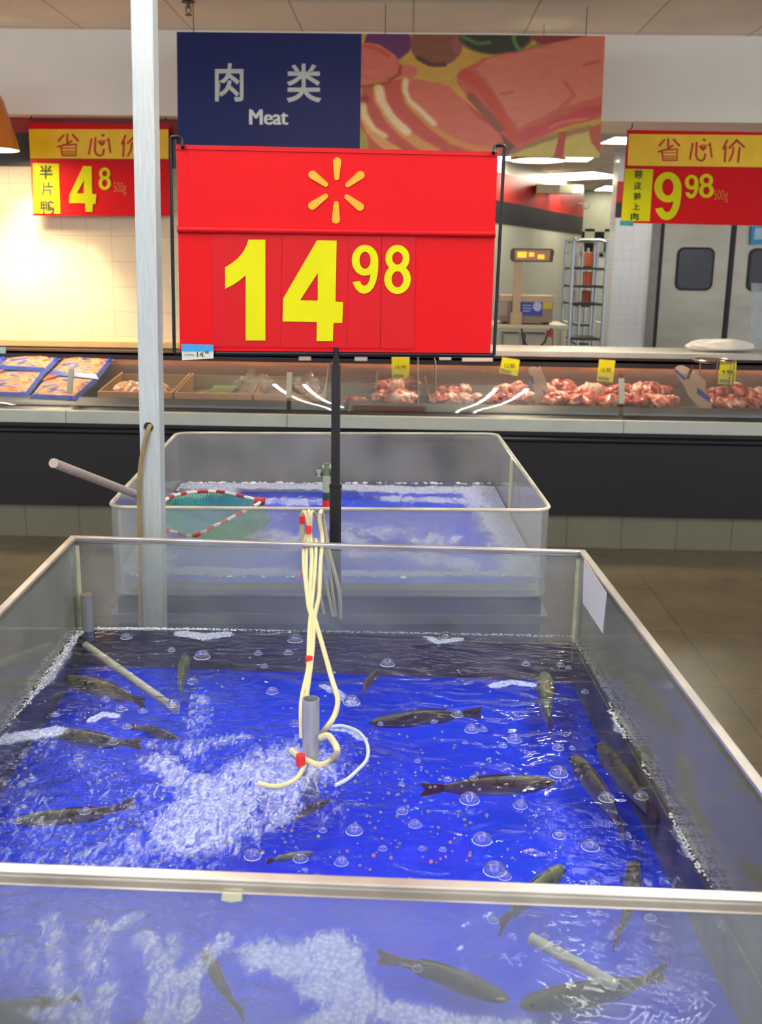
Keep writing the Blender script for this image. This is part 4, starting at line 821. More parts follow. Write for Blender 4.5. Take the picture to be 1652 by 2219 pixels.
# water
def bil(q, u, v, z): p = (q[0]*(1-u)+q[1]*u)*(1-v)+(q[3]*(1-u)+q[2]*u)*v; return Vector((p.x, p.y, z))
def stroke_mask(XY, strokes, zz):
    m = np.zeros(len(XY))
    for pts, w, inten in strokes:
        wp = [Z(x, y, zz) for x, y in pts]; best = np.full(len(XY), 1e9)
        if len(wp) == 1: best = np.hypot(XY[:, 0]-wp[0].x, XY[:, 1]-wp[0].y)
        for a, b_ in zip(wp[:-1], wp[1:]):
            d = np.array([b_.x-a.x, b_.y-a.y]); r = XY-np.array([a.x, a.y]); t = np.clip((r@d)/max(d@d, 1e-9), 0, 1); best = np.minimum(best, np.hypot(r[:, 0]-t*d[0], r[:, 1]-t*d[1]))
        m = np.maximum(m, inten*np.clip(1.5-best/w, 0, 1))
    return m
def watermat(name, tint, foamc, bump1, bump2, nscale, boost=1.0):
    m = bpy.data.materials.new(name); m.use_nodes = True; nt = m.node_tree; nt.nodes.clear(); L = nt.links.new; N = nt.nodes.new
    o = N('ShaderNodeOutputMaterial'); tr = N('ShaderNodeBsdfTransparent'); tr.inputs[0].default_value = (*tint, 1)
    gl = N('ShaderNodeBsdfGlossy'); gl.inputs['Roughness'].default_value = .03; df = N('ShaderNodeBsdfDiffuse'); df.inputs[0].default_value = (*lin(foamc), 1)
    g = N('ShaderNodeNewGeometry'); mp = N('ShaderNodeMapping'); mp.inputs['Scale'].default_value = (1, 1.6, 1); L(g.outputs['Position'], mp.inputs[0]); mq = N('ShaderNodeMapping'); mq.inputs['Rotation'].default_value = (0, 0, -1.05); mq.inputs['Scale'].default_value = (1.3, .5, 1); L(g.outputs['Position'], mq.inputs[0])
    n1 = N('ShaderNodeTexNoise'); n1.inputs['Scale'].default_value = 10; n1.inputs['Detail'].default_value = 2; n1.inputs['Distortion'].default_value = .8; L(mp.outputs[0], n1.inputs[0])
    n2 = N('ShaderNodeTexNoise'); n2.inputs['Scale'].default_value = 38; n2.inputs['Detail'].default_value = 3; L(mp.outputs[0], n2.inputs[0])
    at_ = N('ShaderNodeVertexColor'); at_.layer_name = 'foam'; sp = N('ShaderNodeSeparateColor'); L(at_.outputs[0], sp.inputs[0])
    b1 = N('ShaderNodeBump'); b1.inputs['Strength'].default_value = bump1; b1.inputs['Distance'].default_value = .02; L(n1.outputs['Fac'], b1.inputs['Height'])
    b2 = N('ShaderNodeBump'); b2.inputs['Distance'].default_value = .02; L(n2.outputs['Fac'], b2.inputs['Height']); L(b1.outputs[0], b2.inputs['Normal'])
    ma = N('ShaderNodeMath'); ma.operation = 'MULTIPLY_ADD'; ma.inputs[1].default_value = bump2; ma.inputs[2].default_value = .03; L(sp.outputs[1], ma.inputs[0]); L(ma.outputs[0], b2.inputs['Strength'])
    L(b2.outputs[0], gl.inputs['Normal'])
    fr = N('ShaderNodeFresnel'); fr.inputs[0].default_value = 1.33; L(b2.outputs[0], fr.inputs['Normal'])
    fb = N('ShaderNodeMath'); fb.operation = 'MULTIPLY'; fb.inputs[1].default_value = boost; L(fr.outputs[0], fb.inputs[0])
    m1 = N('ShaderNodeMixShader'); L(fb.outputs[0], m1.inputs[0]); L(tr.outputs[0], m1.inputs[1]); L(gl.outputs[0], m1.inputs[2])
    n3 = N('ShaderNodeTexNoise'); n3.inputs['Scale'].default_value = nscale; n3.inputs['Detail'].default_value = 6; n3.inputs['Roughness'].default_value = .7; n3.inputs['Distortion'].default_value = 1.2; L(mq.outputs[0], n3.inputs[0])
    vo = N('ShaderNodeTexVoronoi'); vo.inputs['Scale'].default_value = 170; L(g.outputs['Position'], vo.inputs[0])
    a1 = N('ShaderNodeMath'); a1.operation = 'MULTIPLY_ADD'; a1.inputs[1].default_value = 2.6; a1.inputs[2].default_value = -1.82; L(n3.outputs['Fac'], a1.inputs[0])
    a2 = N('ShaderNodeMath'); a2.operation = 'ADD'; L(sp.outputs[0], a2.inputs[0]); L(a1.outputs[0], a2.inputs[1])
    a3 = N('ShaderNodeMath'); a3.operation = 'MULTIPLY'; a3.use_clamp = True; a3.inputs[1].default_value = 1.7; L(a2.outputs[0], a3.inputs[0])
    v2 = N('ShaderNodeMapRange'); v2.inputs[1].default_value = 0; v2.inputs[2].default_value = .7; v2.inputs[3].default_value = .85; v2.inputs[4].default_value = .45; L(vo.outputs['Distance'], v2.inputs[0])
    a4 = N('ShaderNodeMath'); a4.operation = 'MULTIPLY'; L(a3.outputs[0], a4.inputs[0]); L(v2.outputs[0], a4.inputs[1])
    m2 = N('ShaderNodeMixShader'); L(a4.outputs[0], m2.inputs[0]); L(m1.outputs[0], m2.inputs[1]); L(df.outputs[0], m2.inputs[2]); L(m2.outputs[0], o.inputs[0])
    return m
def water(name, quad, z, nx, ny, strokes, churn, wm, amp, label, base=0.0):
    V = []; 
    for j in range(ny+1):
        for i in range(nx+1): V.append(bil(quad, i/nx, j/ny, z))
    XY = np.array([(v.x, v.y) for v in V]); m = stroke_mask(XY, strokes, z)+base; ch = stroke_mask(XY, churn, z)
    for k, v in enumerate(V):
        a = .0007+amp*min(1, ch[k]); v.z += a*(noise.noise(Vector((v.x*16, v.y*22, 3)))+.6*noise.noise(Vector((v.x*45, v.y*55, 8))))
    mb = MB(); mb.add(V, [(j*(nx+1)+i, j*(nx+1)+i+1, (j+1)*(nx+1)+i+1, (j+1)*(nx+1)+i) for j in range(ny) for i in range(nx)])
    o = mb.build('water_sheet', wm, None, True, angle=3); o.name = name
    ca = o.data.color_attributes.new('foam', 'FLOAT_COLOR', 'POINT'); arr = np.zeros((len(V), 4)); arr[:, 0] = m; arr[:, 1] = np.clip(ch, 0, 1); arr[:, 3] = 1
    ca.data.foreach_set('color', arr.ravel()); rebase(o, Vector((cen_(quad).x, cen_(quad).y, z)))
    return tag(o, label, 'water', kind='stuff')
S1 = [([(640,1655),(560,1690),(480,1735),(430,1790)], .085, .95), ([(690,1665),(600,1690),(480,1700),(400,1690),(340,1650)], .035, .9), ([(520,1600),(440,1610),(380,1650)], .025, .7), ([(620,1700),(600,1760),(540,1790)], .04, .85),
      ([(420,1790),(310,1830),(180,1870)], .05, .62), ([(330,1720),(270,1800),(300,1870)], .05, .55), ([(432,1510),(425,1580),(385,1640)], .03, .6), ([(330,1610),(430,1640)], .02, .6), ([(0,1770),(100,1820),(250,1850)], .07, .5), ([(20,1690),(70,1750),(40,1800)], .04, .5),
      ([(-100,1650),(30,1640)], .05, .45), ([(100,1620),(200,1660),(240,1720)], .035, .45), ([(0,1880),(200,1880),(400,1860)], .06, .42), ([(640,1740),(700,1720),(720,1780)], .03, .5),
      ([(-40,1606),(40,1596),(118,1586)], .018, 1.5), ([(395,1372),(440,1380),(488,1374)], .017, 1.6), ([(925,1378),(950,1392),(995,1385),(1000,1374)], .010, 1.5), ([(1072,1486),(1110,1478),(1150,1484)], .011, 1.5), ([(702,1487),(730,1500),(765,1525)], .011, 1.1), ([(722,1578),(760,1583),(788,1602)], .008, 1.4), ([(200,1560),(225,1548),(250,1552)], .009, 1.4),
      ([(160,1370),(120,1440),(60,1505),(-20,1590)], .014, 1.5), ([(130,1420),(90,1480),(100,1460)], .02, 1.2), ([(1255,1385),(1300,1460),(1340,1540),(1420,1660),(1500,1790),(1560,1900)], .010, 1.5), ([(1345,1560),(1350,1580)], .016, 1.4), ([(1480,1800),(1500,1850)], .014, 1.2),
      ([(170,1362),(400,1362),(700,1366),(1000,1374),(1245,1380)], .008, 1.5), ([(1430,1920),(1500,1960),(1560,1990)], .035, .5),
      ([(570,2070),(640,2085),(720,2050),(740,2110),(775,2170),(720,2230),(640,2260)], .030, 1.25), ([(730,2060),(700,2130)], .03, 1.2), ([(110,1990),(125,2100),(150,2230)], .014, .85), ([(215,2010),(200,2070),(235,2140),(215,2230)], .018, .8), ([(320,2035),(350,2130),(335,2240)], .016, .95), ([(375,2030),(372,2130),(362,2240)], .012, .85), ([(485,2030),(415,2110),(405,2200)], .014, 1.0), ([(250,2010),(300,1985)], .012, .8), ([(60,2195),(150,2190),(200,2225)], .014, .95), ([(10,2040),(60,2100)], .03, .55), ([(850,2190),(1000,2225),(1150,2240)], .02, 1.2), ([(180,2140),(120,2230)], .03, .6)]
CH1 = [([(600,1660),(480,1720),(300,1800)], .16, 1), ([(100,1640),(60,1780),(300,1880)], .14, .8), ([(430,1500),(400,1640)], .08, .8), ([(0,2000),(200,2100),(400,2200)], .16, .8), ([(150,1500),(300,1560)], .1, .35), ([(1100,1410),(1300,1420)], .08, .5), ([(400,1400),(1100,1430)], .06, .35), ([(1250,1800),(1400,1900),(1450,2050)], .06, .35), ([(760,1620),(760,1800)], .1, .25)]
wm1 = watermat('water_near', (.88, .93, 1.0), (196, 208, 236), .62, .85, 70, 1.3)
wq = inset(outer, .0125)
water('tank_water', wq, ZWAT, 250, 290, S1, CH1, wm1, .0032, 'rippled clear water of the near fish tank, churned white left of the steel pipe')
# foam of small bubbles clinging along the glass
foamm = mat('foam_white', (228, 232, 232), .35, c2=(200, 206, 206), scale=60)
def foam(name, strokes, z, dens, label, seed, rmin=.0010, rmax=.0022):
    strokes = [(p_, a_*.8, b_*.62) for p_, a_, b_ in strokes]
    rnd = random.Random(seed); bm0 = bmesh.new(); bmesh.ops.create_icosphere(bm0, subdivisions=1, radius=1); tv = [v.co.copy() for v in bm0.verts]; tf = [[v.index for v in f.verts] for f in bm0.faces]; bm0.free()
    mb = MB()
    for pts, w0, w1 in strokes:
        wp = [Z(x, y, z) for x, y in pts]
        for a, b_ in zip(wp[:-1], wp[1:]):
            d = b_-a; L = d.length; nn = Vector((-d.y, d.x, 0)).normalized(); n = int(L*(w0+w1)*.5*dens)+1
            for k in range(n):
                t = rnd.random(); w = (w0+(w1-w0)*abs(noise.noise(Vector(((a.x+d.x*t)*14, (a.y+d.y*t)*14, seed))))*2)
                p = a+d*t+nn*rnd.uniform(-.3, 1)*w; r = rnd.uniform(rmin, rmax)*(1 if rnd.random() < .93 else 1.8)
                mb.add([Vector((p.x+v.x*r, p.y+v.y*r, z+v.z*r*.4)) for v in tv], tf)
    me = bpy.data.meshes.new(name); me.from_pydata([tuple(v) for v in mb.v], [], mb.f); me.materials.append(foamm)
    for p in me.polygons: p.use_smooth = True
    o = bpy.data.objects.new(name, me); COL.objects.link(o); rebase(o); return tag(o, label, 'foam', kind='stuff')
foam('foam', [([(1241,1378),(700,1367),(400,1361),(168,1360)], .006, .016), ([(166,1362),(120,1428),(70,1490),(30,1535),(-30,1600)], .026, .012), ([(1580,1950),(1540,1885),(1460,1745),(1400,1640),(1330,1520),(1248,1382)], .005, .022),
              ([(1365,1600),(1335,1540)], .01, .03), ([(1530,1890),(1500,1830),(1480,1790)], .01, .02)], ZWAT+.0005, 110000, 'white bubble foam along the glass of the near tank', 3)
# clear bubbles afloat
bubm = glassmat('bubble', (.96, .97, 1), .05, (225, 232, 245), .04, 1.38, 30, 3.0)
bm = bmesh.new(); bmesh.ops.create_uvsphere(bm, u_segments=20, v_segments=12, radius=1)
for v in list(bm.verts):
    if v.co.z < -.15: bm.verts.remove(v)
bme = bpy.data.meshes.new('bubble'); bm.to_mesh(bme); bm.free(); bme.materials.append(bubm)
_ring = MB().tube([(math.cos(t*.2618), math.sin(t*.2618), -.02) for t in range(25)], .05, 6, caps=False)  # pale ring whose colour stands in for the bubble's bright rim highlight
_b = bmesh.new(); _b.from_mesh(bme); _v = [_b.verts.new(v) for v in _ring.v]
for f in _ring.f:
    try: _f = _b.faces.new([_v[i] for i in f]); _f.material_index = 1
    except ValueError: pass
_b.to_mesh(bme); _b.free(); bme.materials.append(mat('bubble_rim_highlight', (214, 222, 240), .3))
for p in bme.polygons: p.use_smooth = True
BB = [(438,1424,17),(274,1382,12),(640,1388,16),(966,1382,15),(840,1440,15),(762,1522,18),(1022,1583,15),(1115,1604,16),(1210,1622,12),(1211,1677,20),(1018,1735,21),(1128,1747,15),(900,1788,14),(768,1802,18),(1045,1822,21),(1072,1888,24),(1093,1900,15),(1280,1836,19),(1212,1812,14),(548,1856,18),(652,1862,16),(740,1870,15),(686,1906,13),(508,1900,12),(1286,1917,14),(1390,1727,15),(1315,1731,17),(991,1550,13),(560,1417,9),(625,1416,10),(372,1410,8),(573,1445,8),(590,1500,13),(262,1538,11),(228,1516,9),(276,1576,10),(310,1542,9),(375,1528,14),(418,1478,12),(1048,1582,9),(940,1565,7),(1090,1617,9),(825,1570,7),(872,1760,12),(722,1660,10),(700,1800,9),(830,1840,9),(915,1840,8),(960,1842,8),(1140,1440,9),(1215,1442,9),(1232,1448,7),(1268,1500,8),(1240,1622,7),(970,1690,9),(1027,1687,9),(870,1700,7),(905,1650,7),(1008,1610,6),(640,1570,12),(120,1550,9),(50,1640,9),(170,1640,10),(245,1610,11),(70,1690,10),(185,1760,12),(40,1780,11),(360,1700,9),(1410,1990,12),(1210,2060,13),(1070,1995,12),(1180,2030,9),(905,2100,11),(1300,1980,8)]
for x, y, r in BB:
    q = Z(x, y, ZWAT); o = bpy.data.objects.new('air_bubble', bme); COL.objects.link(o); dpt = (q-CAM).dot(fwd); s = r*dpt/F
    o.location = (q.x, q.y, ZWAT+.0006); o.scale = (s, s, s*.85); tag(o, 'clear round air bubble floating on the water of the near tank', 'bubble', 'larger bubbles on the near tank water')
# a scatter of the tiniest bubbles: nobody could count these
rnd = random.Random(5); mb = MB(); bm0 = bmesh.new(); bmesh.ops.create_icosphere(bm0, subdivisions=2, radius=1); tv = [v.co.copy() for v in bm0.verts]; tf = [[v.index for v in f.verts] for f in bm0.faces]; bm0.free()
for k in range(420):
    if k < 190: x, y = rnd.gauss(850, 130), rnd.gauss(1740, 110)
    elif k < 300: x, y = rnd.gauss(180, 130), rnd.gauss(1720, 110)
    else: x, y = rnd.uniform(150, 1250), rnd.uniform(1400, 1900)
    if y > 1905 or y < 1390: continue
    q = Z(x, y, ZWAT); r = rnd.uniform(.0012, .0035); mb.add([Vector((q.x+v.x*r, q.y+v.y*r, ZWAT+.0003+max(0, v.z)*r)) for v in tv], tf)
tag(rebase(mb.build('bubble_scatter', bubm, None, True, angle=3)), 'countless tiny bubbles scattered over the near tank water', 'bubbles', kind='stuff')

# fish
def fishmat(name, back, belly, spots):
    m = bpy.data.materials.new(name); m.use_nodes = True; nt = m.node_tree; L = nt.links.new; N = nt.nodes.new; bs = nt.nodes['Principled BSDF']
    tc = N('ShaderNodeTexCoord'); sp = N('ShaderNodeSeparateXYZ'); L(tc.outputs['Object'], sp.inputs[0])
    mr = N('ShaderNodeMapRange'); mr.inputs[1].default_value = -.014; mr.inputs[2].default_value = .006; L(sp.outputs[2], mr.inputs[0])
    n = N('ShaderNodeTexNoise'); n.inputs['Scale'].default_value = 90; n.inputs['Detail'].default_value = 3; L(tc.outputs['Object'], n.inputs[0])
    c1 = N('ShaderNodeMixRGB'); c1.inputs[1].default_value = (*lin(back), 1); c1.inputs[2].default_value = (*lin(spots), 1)
    r = N('ShaderNodeMapRange'); r.inputs[1].default_value = .5; r.inputs[2].default_value = .62; L(n.outputs['Fac'], r.inputs[0]); L(r.outputs[0], c1.inputs[0])
    c2 = N('ShaderNodeMixRGB'); c2.inputs[1].default_value = (*lin(belly), 1); L(mr.outputs[0], c2.inputs[0]); L(c1.outputs[0], c2.inputs[2]); L(c2.outputs[0], bs.inputs[0])
    bs.inputs['Roughness'].default_value = .35; return m
fm = [fishmat('fish_olive', (112, 104, 72), (176, 166, 140), (74, 68, 48)), fishmat('fish_brown', (110, 98, 80), (168, 154, 136), (72, 64, 54)), fishmat('fish_green', (132, 136, 96), (180, 180, 150), (96, 100, 68)), fishmat('fish_dark', (84, 80, 70), (132, 126, 114), (58, 54, 48))]
finm = mat('fin_brown', (112, 80, 66), .5, c2=(86, 62, 54), scale=60); eyem = mat('fish_eye', (14, 14, 14), .1); 
def fish(hp, tp, z, fat, bend, mi, label, hz=None):
    h = Z(*hp, z); t = Z(*tp, z); d = h-t; L = d.length; ang = math.atan2(d.y, d.x)
    e = empty('fish', ((h+t)/2), label, 'fish', None, ang); SEG, RN = 26, 16
    def mid(s):            # s 0 head .. 1 tail root; centred, head towards +x
        return Vector((L*(.5-s), bend*L*math.sin(math.pi*(s*1.1-.1))*(s**.8), 0))
    def hw(s):
        hgt = (math.sin(math.pi*min(1, (s*.80+.03)))**.62)*(1-.52*s**1.7); wd = (math.sin(math.pi*min(1, s*.80+.05))**.55)*(1-.80*s**1.15)
        return .090*fat*L*hgt, .066*fat*L*wd
    mb = MB(); vs = []; B = .84
    for i in range(SEG+1):
        s = i/SEG; c = mid(s*B); hh, ww = hw(s)
        if i == 0: hh *= .25; ww *= .3
        if i == 1: hh *= .75; ww *= .8
        for k in range(RN):
            a = 2*math.pi*k/RN; vs.append(Vector((c.x, c.y+ww*math.cos(a), hh*math.sin(a)*(1.0 if math.sin(a) > 0 else 1.1))))
    fs = [(i*RN+k, i*RN+(k+1) % RN, (i+1)*RN+(k+1) % RN, (i+1)*RN+k) for i in range(SEG) for k in range(RN)]+[tuple(reversed(range(RN))), tuple(SEG*RN+k for k in range(RN))]
    def part(name, vs, fs, m, smooth=True):
        me = bpy.data.meshes.new(name); me.from_pydata([tuple(v) for v in vs], [], fs); me.materials.append(m)
        bmx = bmesh.new(); bmx.from_mesh(me); bmesh.ops.recalc_face_normals(bmx, faces=bmx.faces); bmx.to_mesh(me); bmx.free()
        for p in me.polygons: p.use_smooth = smooth
        o = bpy.data.objects.new(name, me); COL.objects.link(o); o.parent = e; return o
    part('body', vs, fs, fm[mi])
    def fin(name, base, tip, th=.0008):        # base, tip: lists of points -> thin solid fin
        n = len(base); v = []
        for s in (-1, 1):
            v += [p+Vector((0, s*th, 0)) for p in base]+[p+Vector((0, s*th*.4, 0)) for p in tip]
        f = []
        for i in range(n-1): f += [(i, i+1, n+i+1, n+i), (2*n+i, 3*n+i, 3*n+i+1, 2*n+i+1)]
        f += [(n+i, n+i+1, 3*n+i+1, 3*n+i) for i in range(n-1)]+[(0, n, 3*n, 2*n), (n-1, 3*n-1, 4*n-1, 2*n-1)]
        part(name, v, f, finm, False)
    h1, w1 = hw(1); c = mid(B); c2 = mid(1.0)+Vector((-.01*L, bend*L*.12, 0))
    fin('tail_fin', [c+Vector((0, 0, h1*(-1+k*.5))) for k in range(5)], [c2+Vector((.03*L if k == 2 else 0, 0, .058*L*fat*(-1+k*.5))) for k in range(5)])
    fin('dorsal_fin', [mid(s*B)+Vector((0, 0, hw(s)[0]*.92)) for s in (.38, .48, .58, .68, .78)], [mid((s+.05)*B)+Vector((0, 0, hw(s)[0]*.92+.018*L*w)) for s, w in ((.38, .6), (.48, 1), (.58, .9), (.68, .7), (.78, .4))])
    fin('anal_fin', [mid(s*B)-Vector((0, 0, hw(s)[0])) for s in (.68, .76, .84)], [mid((s+.05)*B)-Vector((0, 0, hw(s)[0]+.015*L*w)) for s, w in ((.68, .8), (.76, 1), (.84, .4))])
    for sd_ in (-1, 1):
        p = mid(.24*B); y = hw(.24)[1]*sd_; b0 = [p+Vector((.01*L, y*.9, -.01*L)), p+Vector((-.005*L, y*.95, -.02*L))]
        t0 = [p+Vector((-.05*L, y*.9+sd_*.03*L, -.018*L)), p+Vector((-.055*L, y*.9+sd_*.015*L, -.03*L))]
        v = [q+Vector((0, 0, s*.0006)) for s in (-1, 1) for q in b0+t0]; part('pectoral_fin', v, [(0, 1, 3, 2), (4, 6, 7, 5), (0, 2, 6, 4), (1, 5, 7, 3), (2, 3, 7, 6)], finm, False)
        ce = mid(.085*B)+Vector((0, hw(.085)[1]*.86*sd_, hw(.085)[0]*.3)); mbq = bmesh.new(); bmesh.ops.create_uvsphere(mbq, u_segments=10, v_segments=8, radius=.012*L)
        me = bpy.data.meshes.new('eye'); mbq.to_mesh(me); mbq.free(); me.materials.append(eyem); o = bpy.data.objects.new('eye', me); COL.objects.link(o); o.parent = e; o.location = ce
    return e
zf = .764
fish((1206,1695), (916,1712), zf, 1.0, .02, 1, 'brown fish swimming right, alone in open blue water right of the steel pipe')
fish((800,1566), (1042,1545), .774, .95, -.02, 3, 'dark fish close under the surface, its back catching white glare, facing left')
fish((1180,1462), (1198,1586), zf, 1.35, .03, 2, 'pale green fish pointing towards the back glass near the right corner')
fish((1241,1638), (1352,1806), zf-.01, 1.15, -.04, 0, 'left fish of the pair swimming side by side near the right glass')
fish((1297,1612), (1420,1785), zf-.01, 1.1, -.03, 0, 'right fish of the pair swimming side by side near the right glass')
fish((1222,1878), (1085,2010), .76, 1.35, .05, 2, 'plump green-brown fish half hidden behind the front rim at right')
fish((1378,1868), (1330,2040), .768, 1.3, -.05, 3, 'dark fish with white glare on it near the front right corner')
fish((30,1782), (288,1738), .776, 1.0, .12, 0, 'curved mottled fish in the rough water at the left')
fish((140,1470), (312,1525), zf-.01, 1.1, -.06, 0, 'brown fish under the cream pipe in the back left corner')
fish((112,1588), (305,1612), .774, 1.1, .04, 0, 'olive fish beside the white foam patch at the left edge')
fish((386,1600), (285,1575), zf-.015, 1.2, .05, 3, 'dark fish near the end of the slanting cream pipe')
fish((402,1420), (396,1515), zf-.02, 1.1, .04, 2, 'small dim green fish below the foam patch at the back')
fish((680,1848), (578,1868), .77, 1.2, .08, 2, 'small green fish near the front rim left of centre')
fish((716,1732), (640,1775), zf-.02, 1.3, .05, 3, 'dim fish under the churned foam below the steel pipe')
fish((820,1452), (792,1510), .77, 1.2, .12, 1, 'brown curled fish right behind the cream hoses')
fish((1296,1530), (1262,1450), zf-.02, 1.2, .05, 1, 'dim brown fish against the right glass near the back corner')
fish((770,1408), (560,1398), zf-.01, 1.1, .03, 1, 'long dim brown fish along the back glass, left of the hoses')
fish((1125,1412), (930,1400), zf-.01, 1.1, -.03, 1, 'dim fish along the back glass under the orange reflections')
fish((1105,2165), (820,2075), .728, 1.15, .06, 3, 'big blurred dark fish behind the front glass, left of the two large ones')
fish((1125,2180), (1440,2105), .728, 1.2, .07, 3, 'big blurred dark fish behind the front glass, right of the two large ones')
fish((-20,2190), (175,2160), .755, 1.3, .04, 3, 'dark fish behind the front glass in the bottom left corner')
fish((440,2060), (530,2200), .745, 1.3, .04, 1, 'dim fish behind the front glass between white foam streaks')

# steel pipe and hoses
pb = Z(674, 1642, ZWAT); Yp = pb.y
e = empty('steel_pipe', (pb.x, Yp, ZBOT), 'short upright open steel pipe standing in the near tank', 'pipe')
zt_ = P(674, 1514, Yp).z; rP = 19.5*(pb-CAM).dot(fwd)/F*.96
MB().lathe((pb.x, Yp, 0), [(rP*.99, ZBOT), (rP, zt_-.001), (rP*.98, zt_), (rP*.84, zt_), (rP*.83, zt_-.003), (rP*.83, ZWAT-.02), (0, ZWAT-.02)], 32).build('tube', mat('pipe_steel', (196, 198, 206), .33, .6, c2=(160, 162, 172), scale=14, stretch=(6, 6, .5)), e, True)
hm = mat('hose_cream', (212, 204, 164), .4, c2=(198, 190, 144)); tie = mat('tie_red', (226, 40, 40), .5)
Yr = 1.96
def hose(pts, label, r=.0033, ties=(), m=None):
    """pts: (px, py, Y) or (px, py, None) = lying on the water"""
    w = [P(x, y, Y) if Y is not None else Z(x, y, ZWAT+.002) for x, y, Y in pts]; e = empty('air_hose', w[-1], label, 'hose', None)
    sp_ = spline(w, 6); MB().tube(sp_, r, 8).build('tube', m or hm, e, True)
    for x, y, Y, rr in ties:
        c = P(x, y, Y); MB().tube([c+Vector((0, -.002, .008)), c+Vector((0, -.002, -.008))], rr, 10).build('red_tie', tie, e, True)
    return e
def Yl(y): return Yp+(Yr-Yp)*max(0, min(1, (1560-y)/(1560-1180)))
def H(l, dx=0): return [(x+dx, y, Yl(y)) for x, y in l]
back = lambda x0, x1, x2, y2: [(x0, 1160, 2.02), (x1, 1260, 2.05), (x2, y2, 2.06)]
hose([(703, 1330, 2.07), (676, 1200, 2.06), (668, 1125, 2.03)]+H([(670,1108),(669,1142),(664,1163),(658,1184),(658,1227),(661,1254),(669,1318),(676,1338),(674,1380),(670,1419),(667,1452),(659,1488),(654,1513),(652,1540),(653,1600)]), 'leftmost cream air hose, tied with red bands, running down to the pipe', ties=[(669, 1147, 1.96, .006), (660, 1240, 1.92, .0058), (670, 1432, Yl(1432), .0062)])
hose([(728, 1336, 2.07), (712, 1220, 2.06), (690, 1130, 2.03)]+H([(676,1109),(673,1145),(669,1165),(665,1190),(664,1227),(664,1254),(672,1318),(679,1338),(677,1380),(673,1419),(670,1452),(666,1488),(666,1511)]), 'second cream air hose, joined to the leftmost by the red bands')
hose([(722, 1336, 2.06), (700, 1230, 2.04), (686, 1180, 1.99)]+H([(685,1171),(685,1209),(680,1272),(676,1309),(671,1354),(669,1400),(668,1450),(662,1500)]), 'middle cream air hose just above the rim between two taller loops')
hose([(738, 1340, 2.07), (735, 1280, 2.06), (712, 1190, 2.05), (700, 1120, 2.02)]+H([(696,1108),(693,1127),(699,1169),(695,1218),(693,1272),(690,1300),(682,1340),(678,1400),(674,1440),(668,1485),(664,1512)]), 'rightmost cream air hose looping over the back rim', .004)
hose([(684, 1330, 2.07), (660, 1200, 2.06), (655, 1122, 2.05), (661, 1110, 2.03), (668, 1128, 1.99)]+H([(676,1200),(672,1300),(684,1346),(698,1395),(711,1441),(720,1473),(727,1495),(732,1513),(731,1532),(723,1555),(709,1575)])+[(696, 1591, Yp+.02)], 'thick cream hose bowing out right towards the foot of the pipe', .0042, ties=[(655, 1126, 2.05, .006)])
hose([(694, 1599, Yp-.01), (711, 1594, Yp-.015), (725, 1610, Yp-.02), (731, 1628, Yp-.03)]+[(723, 1644, None), (709, 1653, None), (687, 1657, None), (650, 1640, None), (632, 1626, None)], 'cream hose curled in a small ring at the pipe foot', .005, ties=[(652, 1645, Yp-.03, .007)])
hose([(718, 1575, None), (742, 1573, None), (774, 1584, None), (792, 1604, None), (798, 1626, None), (794, 1648, None), (774, 1670, None), (751, 1690, None), (727, 1702, None)], 'thin whitish hose drifting in a wide arc on the water', .0028, m=mat('hose_pale', (196, 206, 220), .4))
hose([(660, 1660, None), (640, 1690, None), (600, 1704, None), (560, 1698, None)], 'cream hose end trailing into the churned foam', .0036)
def dip_pipe(a, b_, za, zb_, r, label):
    p, q = Z(*a, za), Z(*b_, zb_); o = MB().tube([p, q], r, 12).build('plastic_pipe', mat('pipe_cream', (206, 200, 170), .4, c2=(190, 184, 150), scale=20), None, True); return tag(rebase(o), label, 'pipe')
dip_pipe((186, 1398), (382, 1538), .782, .770, .0075, 'slanting cream plastic pipe under water in the back left corner')
dip_pipe((1150, 2032), (1336, 2136), .772, .76, .0065, 'cream plastic pipe under water behind the front glass at right')
q = P(178, 1352, inner[3].y-.03); q2 = P(178, 1292, inner[3].y-.03)
e = empty('corner_post', (q.x+.012, q.y, ZWAT-.02), 'short grey metal post clipped in the back left corner of the near tank', 'post')
MB().tube([(q.x+.012, q.y, ZWAT-.02), (q.x+.012, q.y, q2.z)], .0115, 14).build('tube', mat('post_grey', (140, 142, 142), .4, .4), e, True)
MB().tube([(q.x+.012, q.y, q2.z), (q.x+.012, q.y, q2.z+.004)], .0125, 14).build('cap', M['steel'], e, True)

# ------------------------------------------------------------------ tall pale pole with hose hole
YP = 2.10
top, bot = P(306, 0, YP), P(331, 1300, YP); dd = (bot-top)/(bot.z-top.z)
pole_at = lambda z: top+dd*(z-top.z)
e = empty('support_pole', pole_at(0), 'tall pale grey square pole rising from floor to ceiling left of the sign', 'pole')
w_ = 46*2.06/F; a, b_ = pole_at(0), pole_at(CZ)
MB().slab([a+Vector((-w_/2, 0, 0)), a+Vector((w_/2, 0, 0)), a+Vector((w_/2, .045, 0)), a+Vector((-w_/2, .045, 0))], b_-a).build('post', M['pole'], e, bevel=.003)
MB().box((a.x-.06, YP-.03, 0), (a.x+.06, YP+.075, .008)).build('floor_plate', M['pole'], e)
q = quadpx(ell(322, 925, 9.5, 10, 24), YP-.0015); MB().slab(q, (0, .001, 0)).build('cable_hole', mat('hole_dark', (30, 26, 24), .8), e)
MB().tube([p+Vector((0, -.001, 0)) for p in quadpx(ell(322, 925, 10.2, 10.8, 24)+[(332.2, 925)], YP-.001)], .0009, 6).build('hole_edge', M['steel'], e)
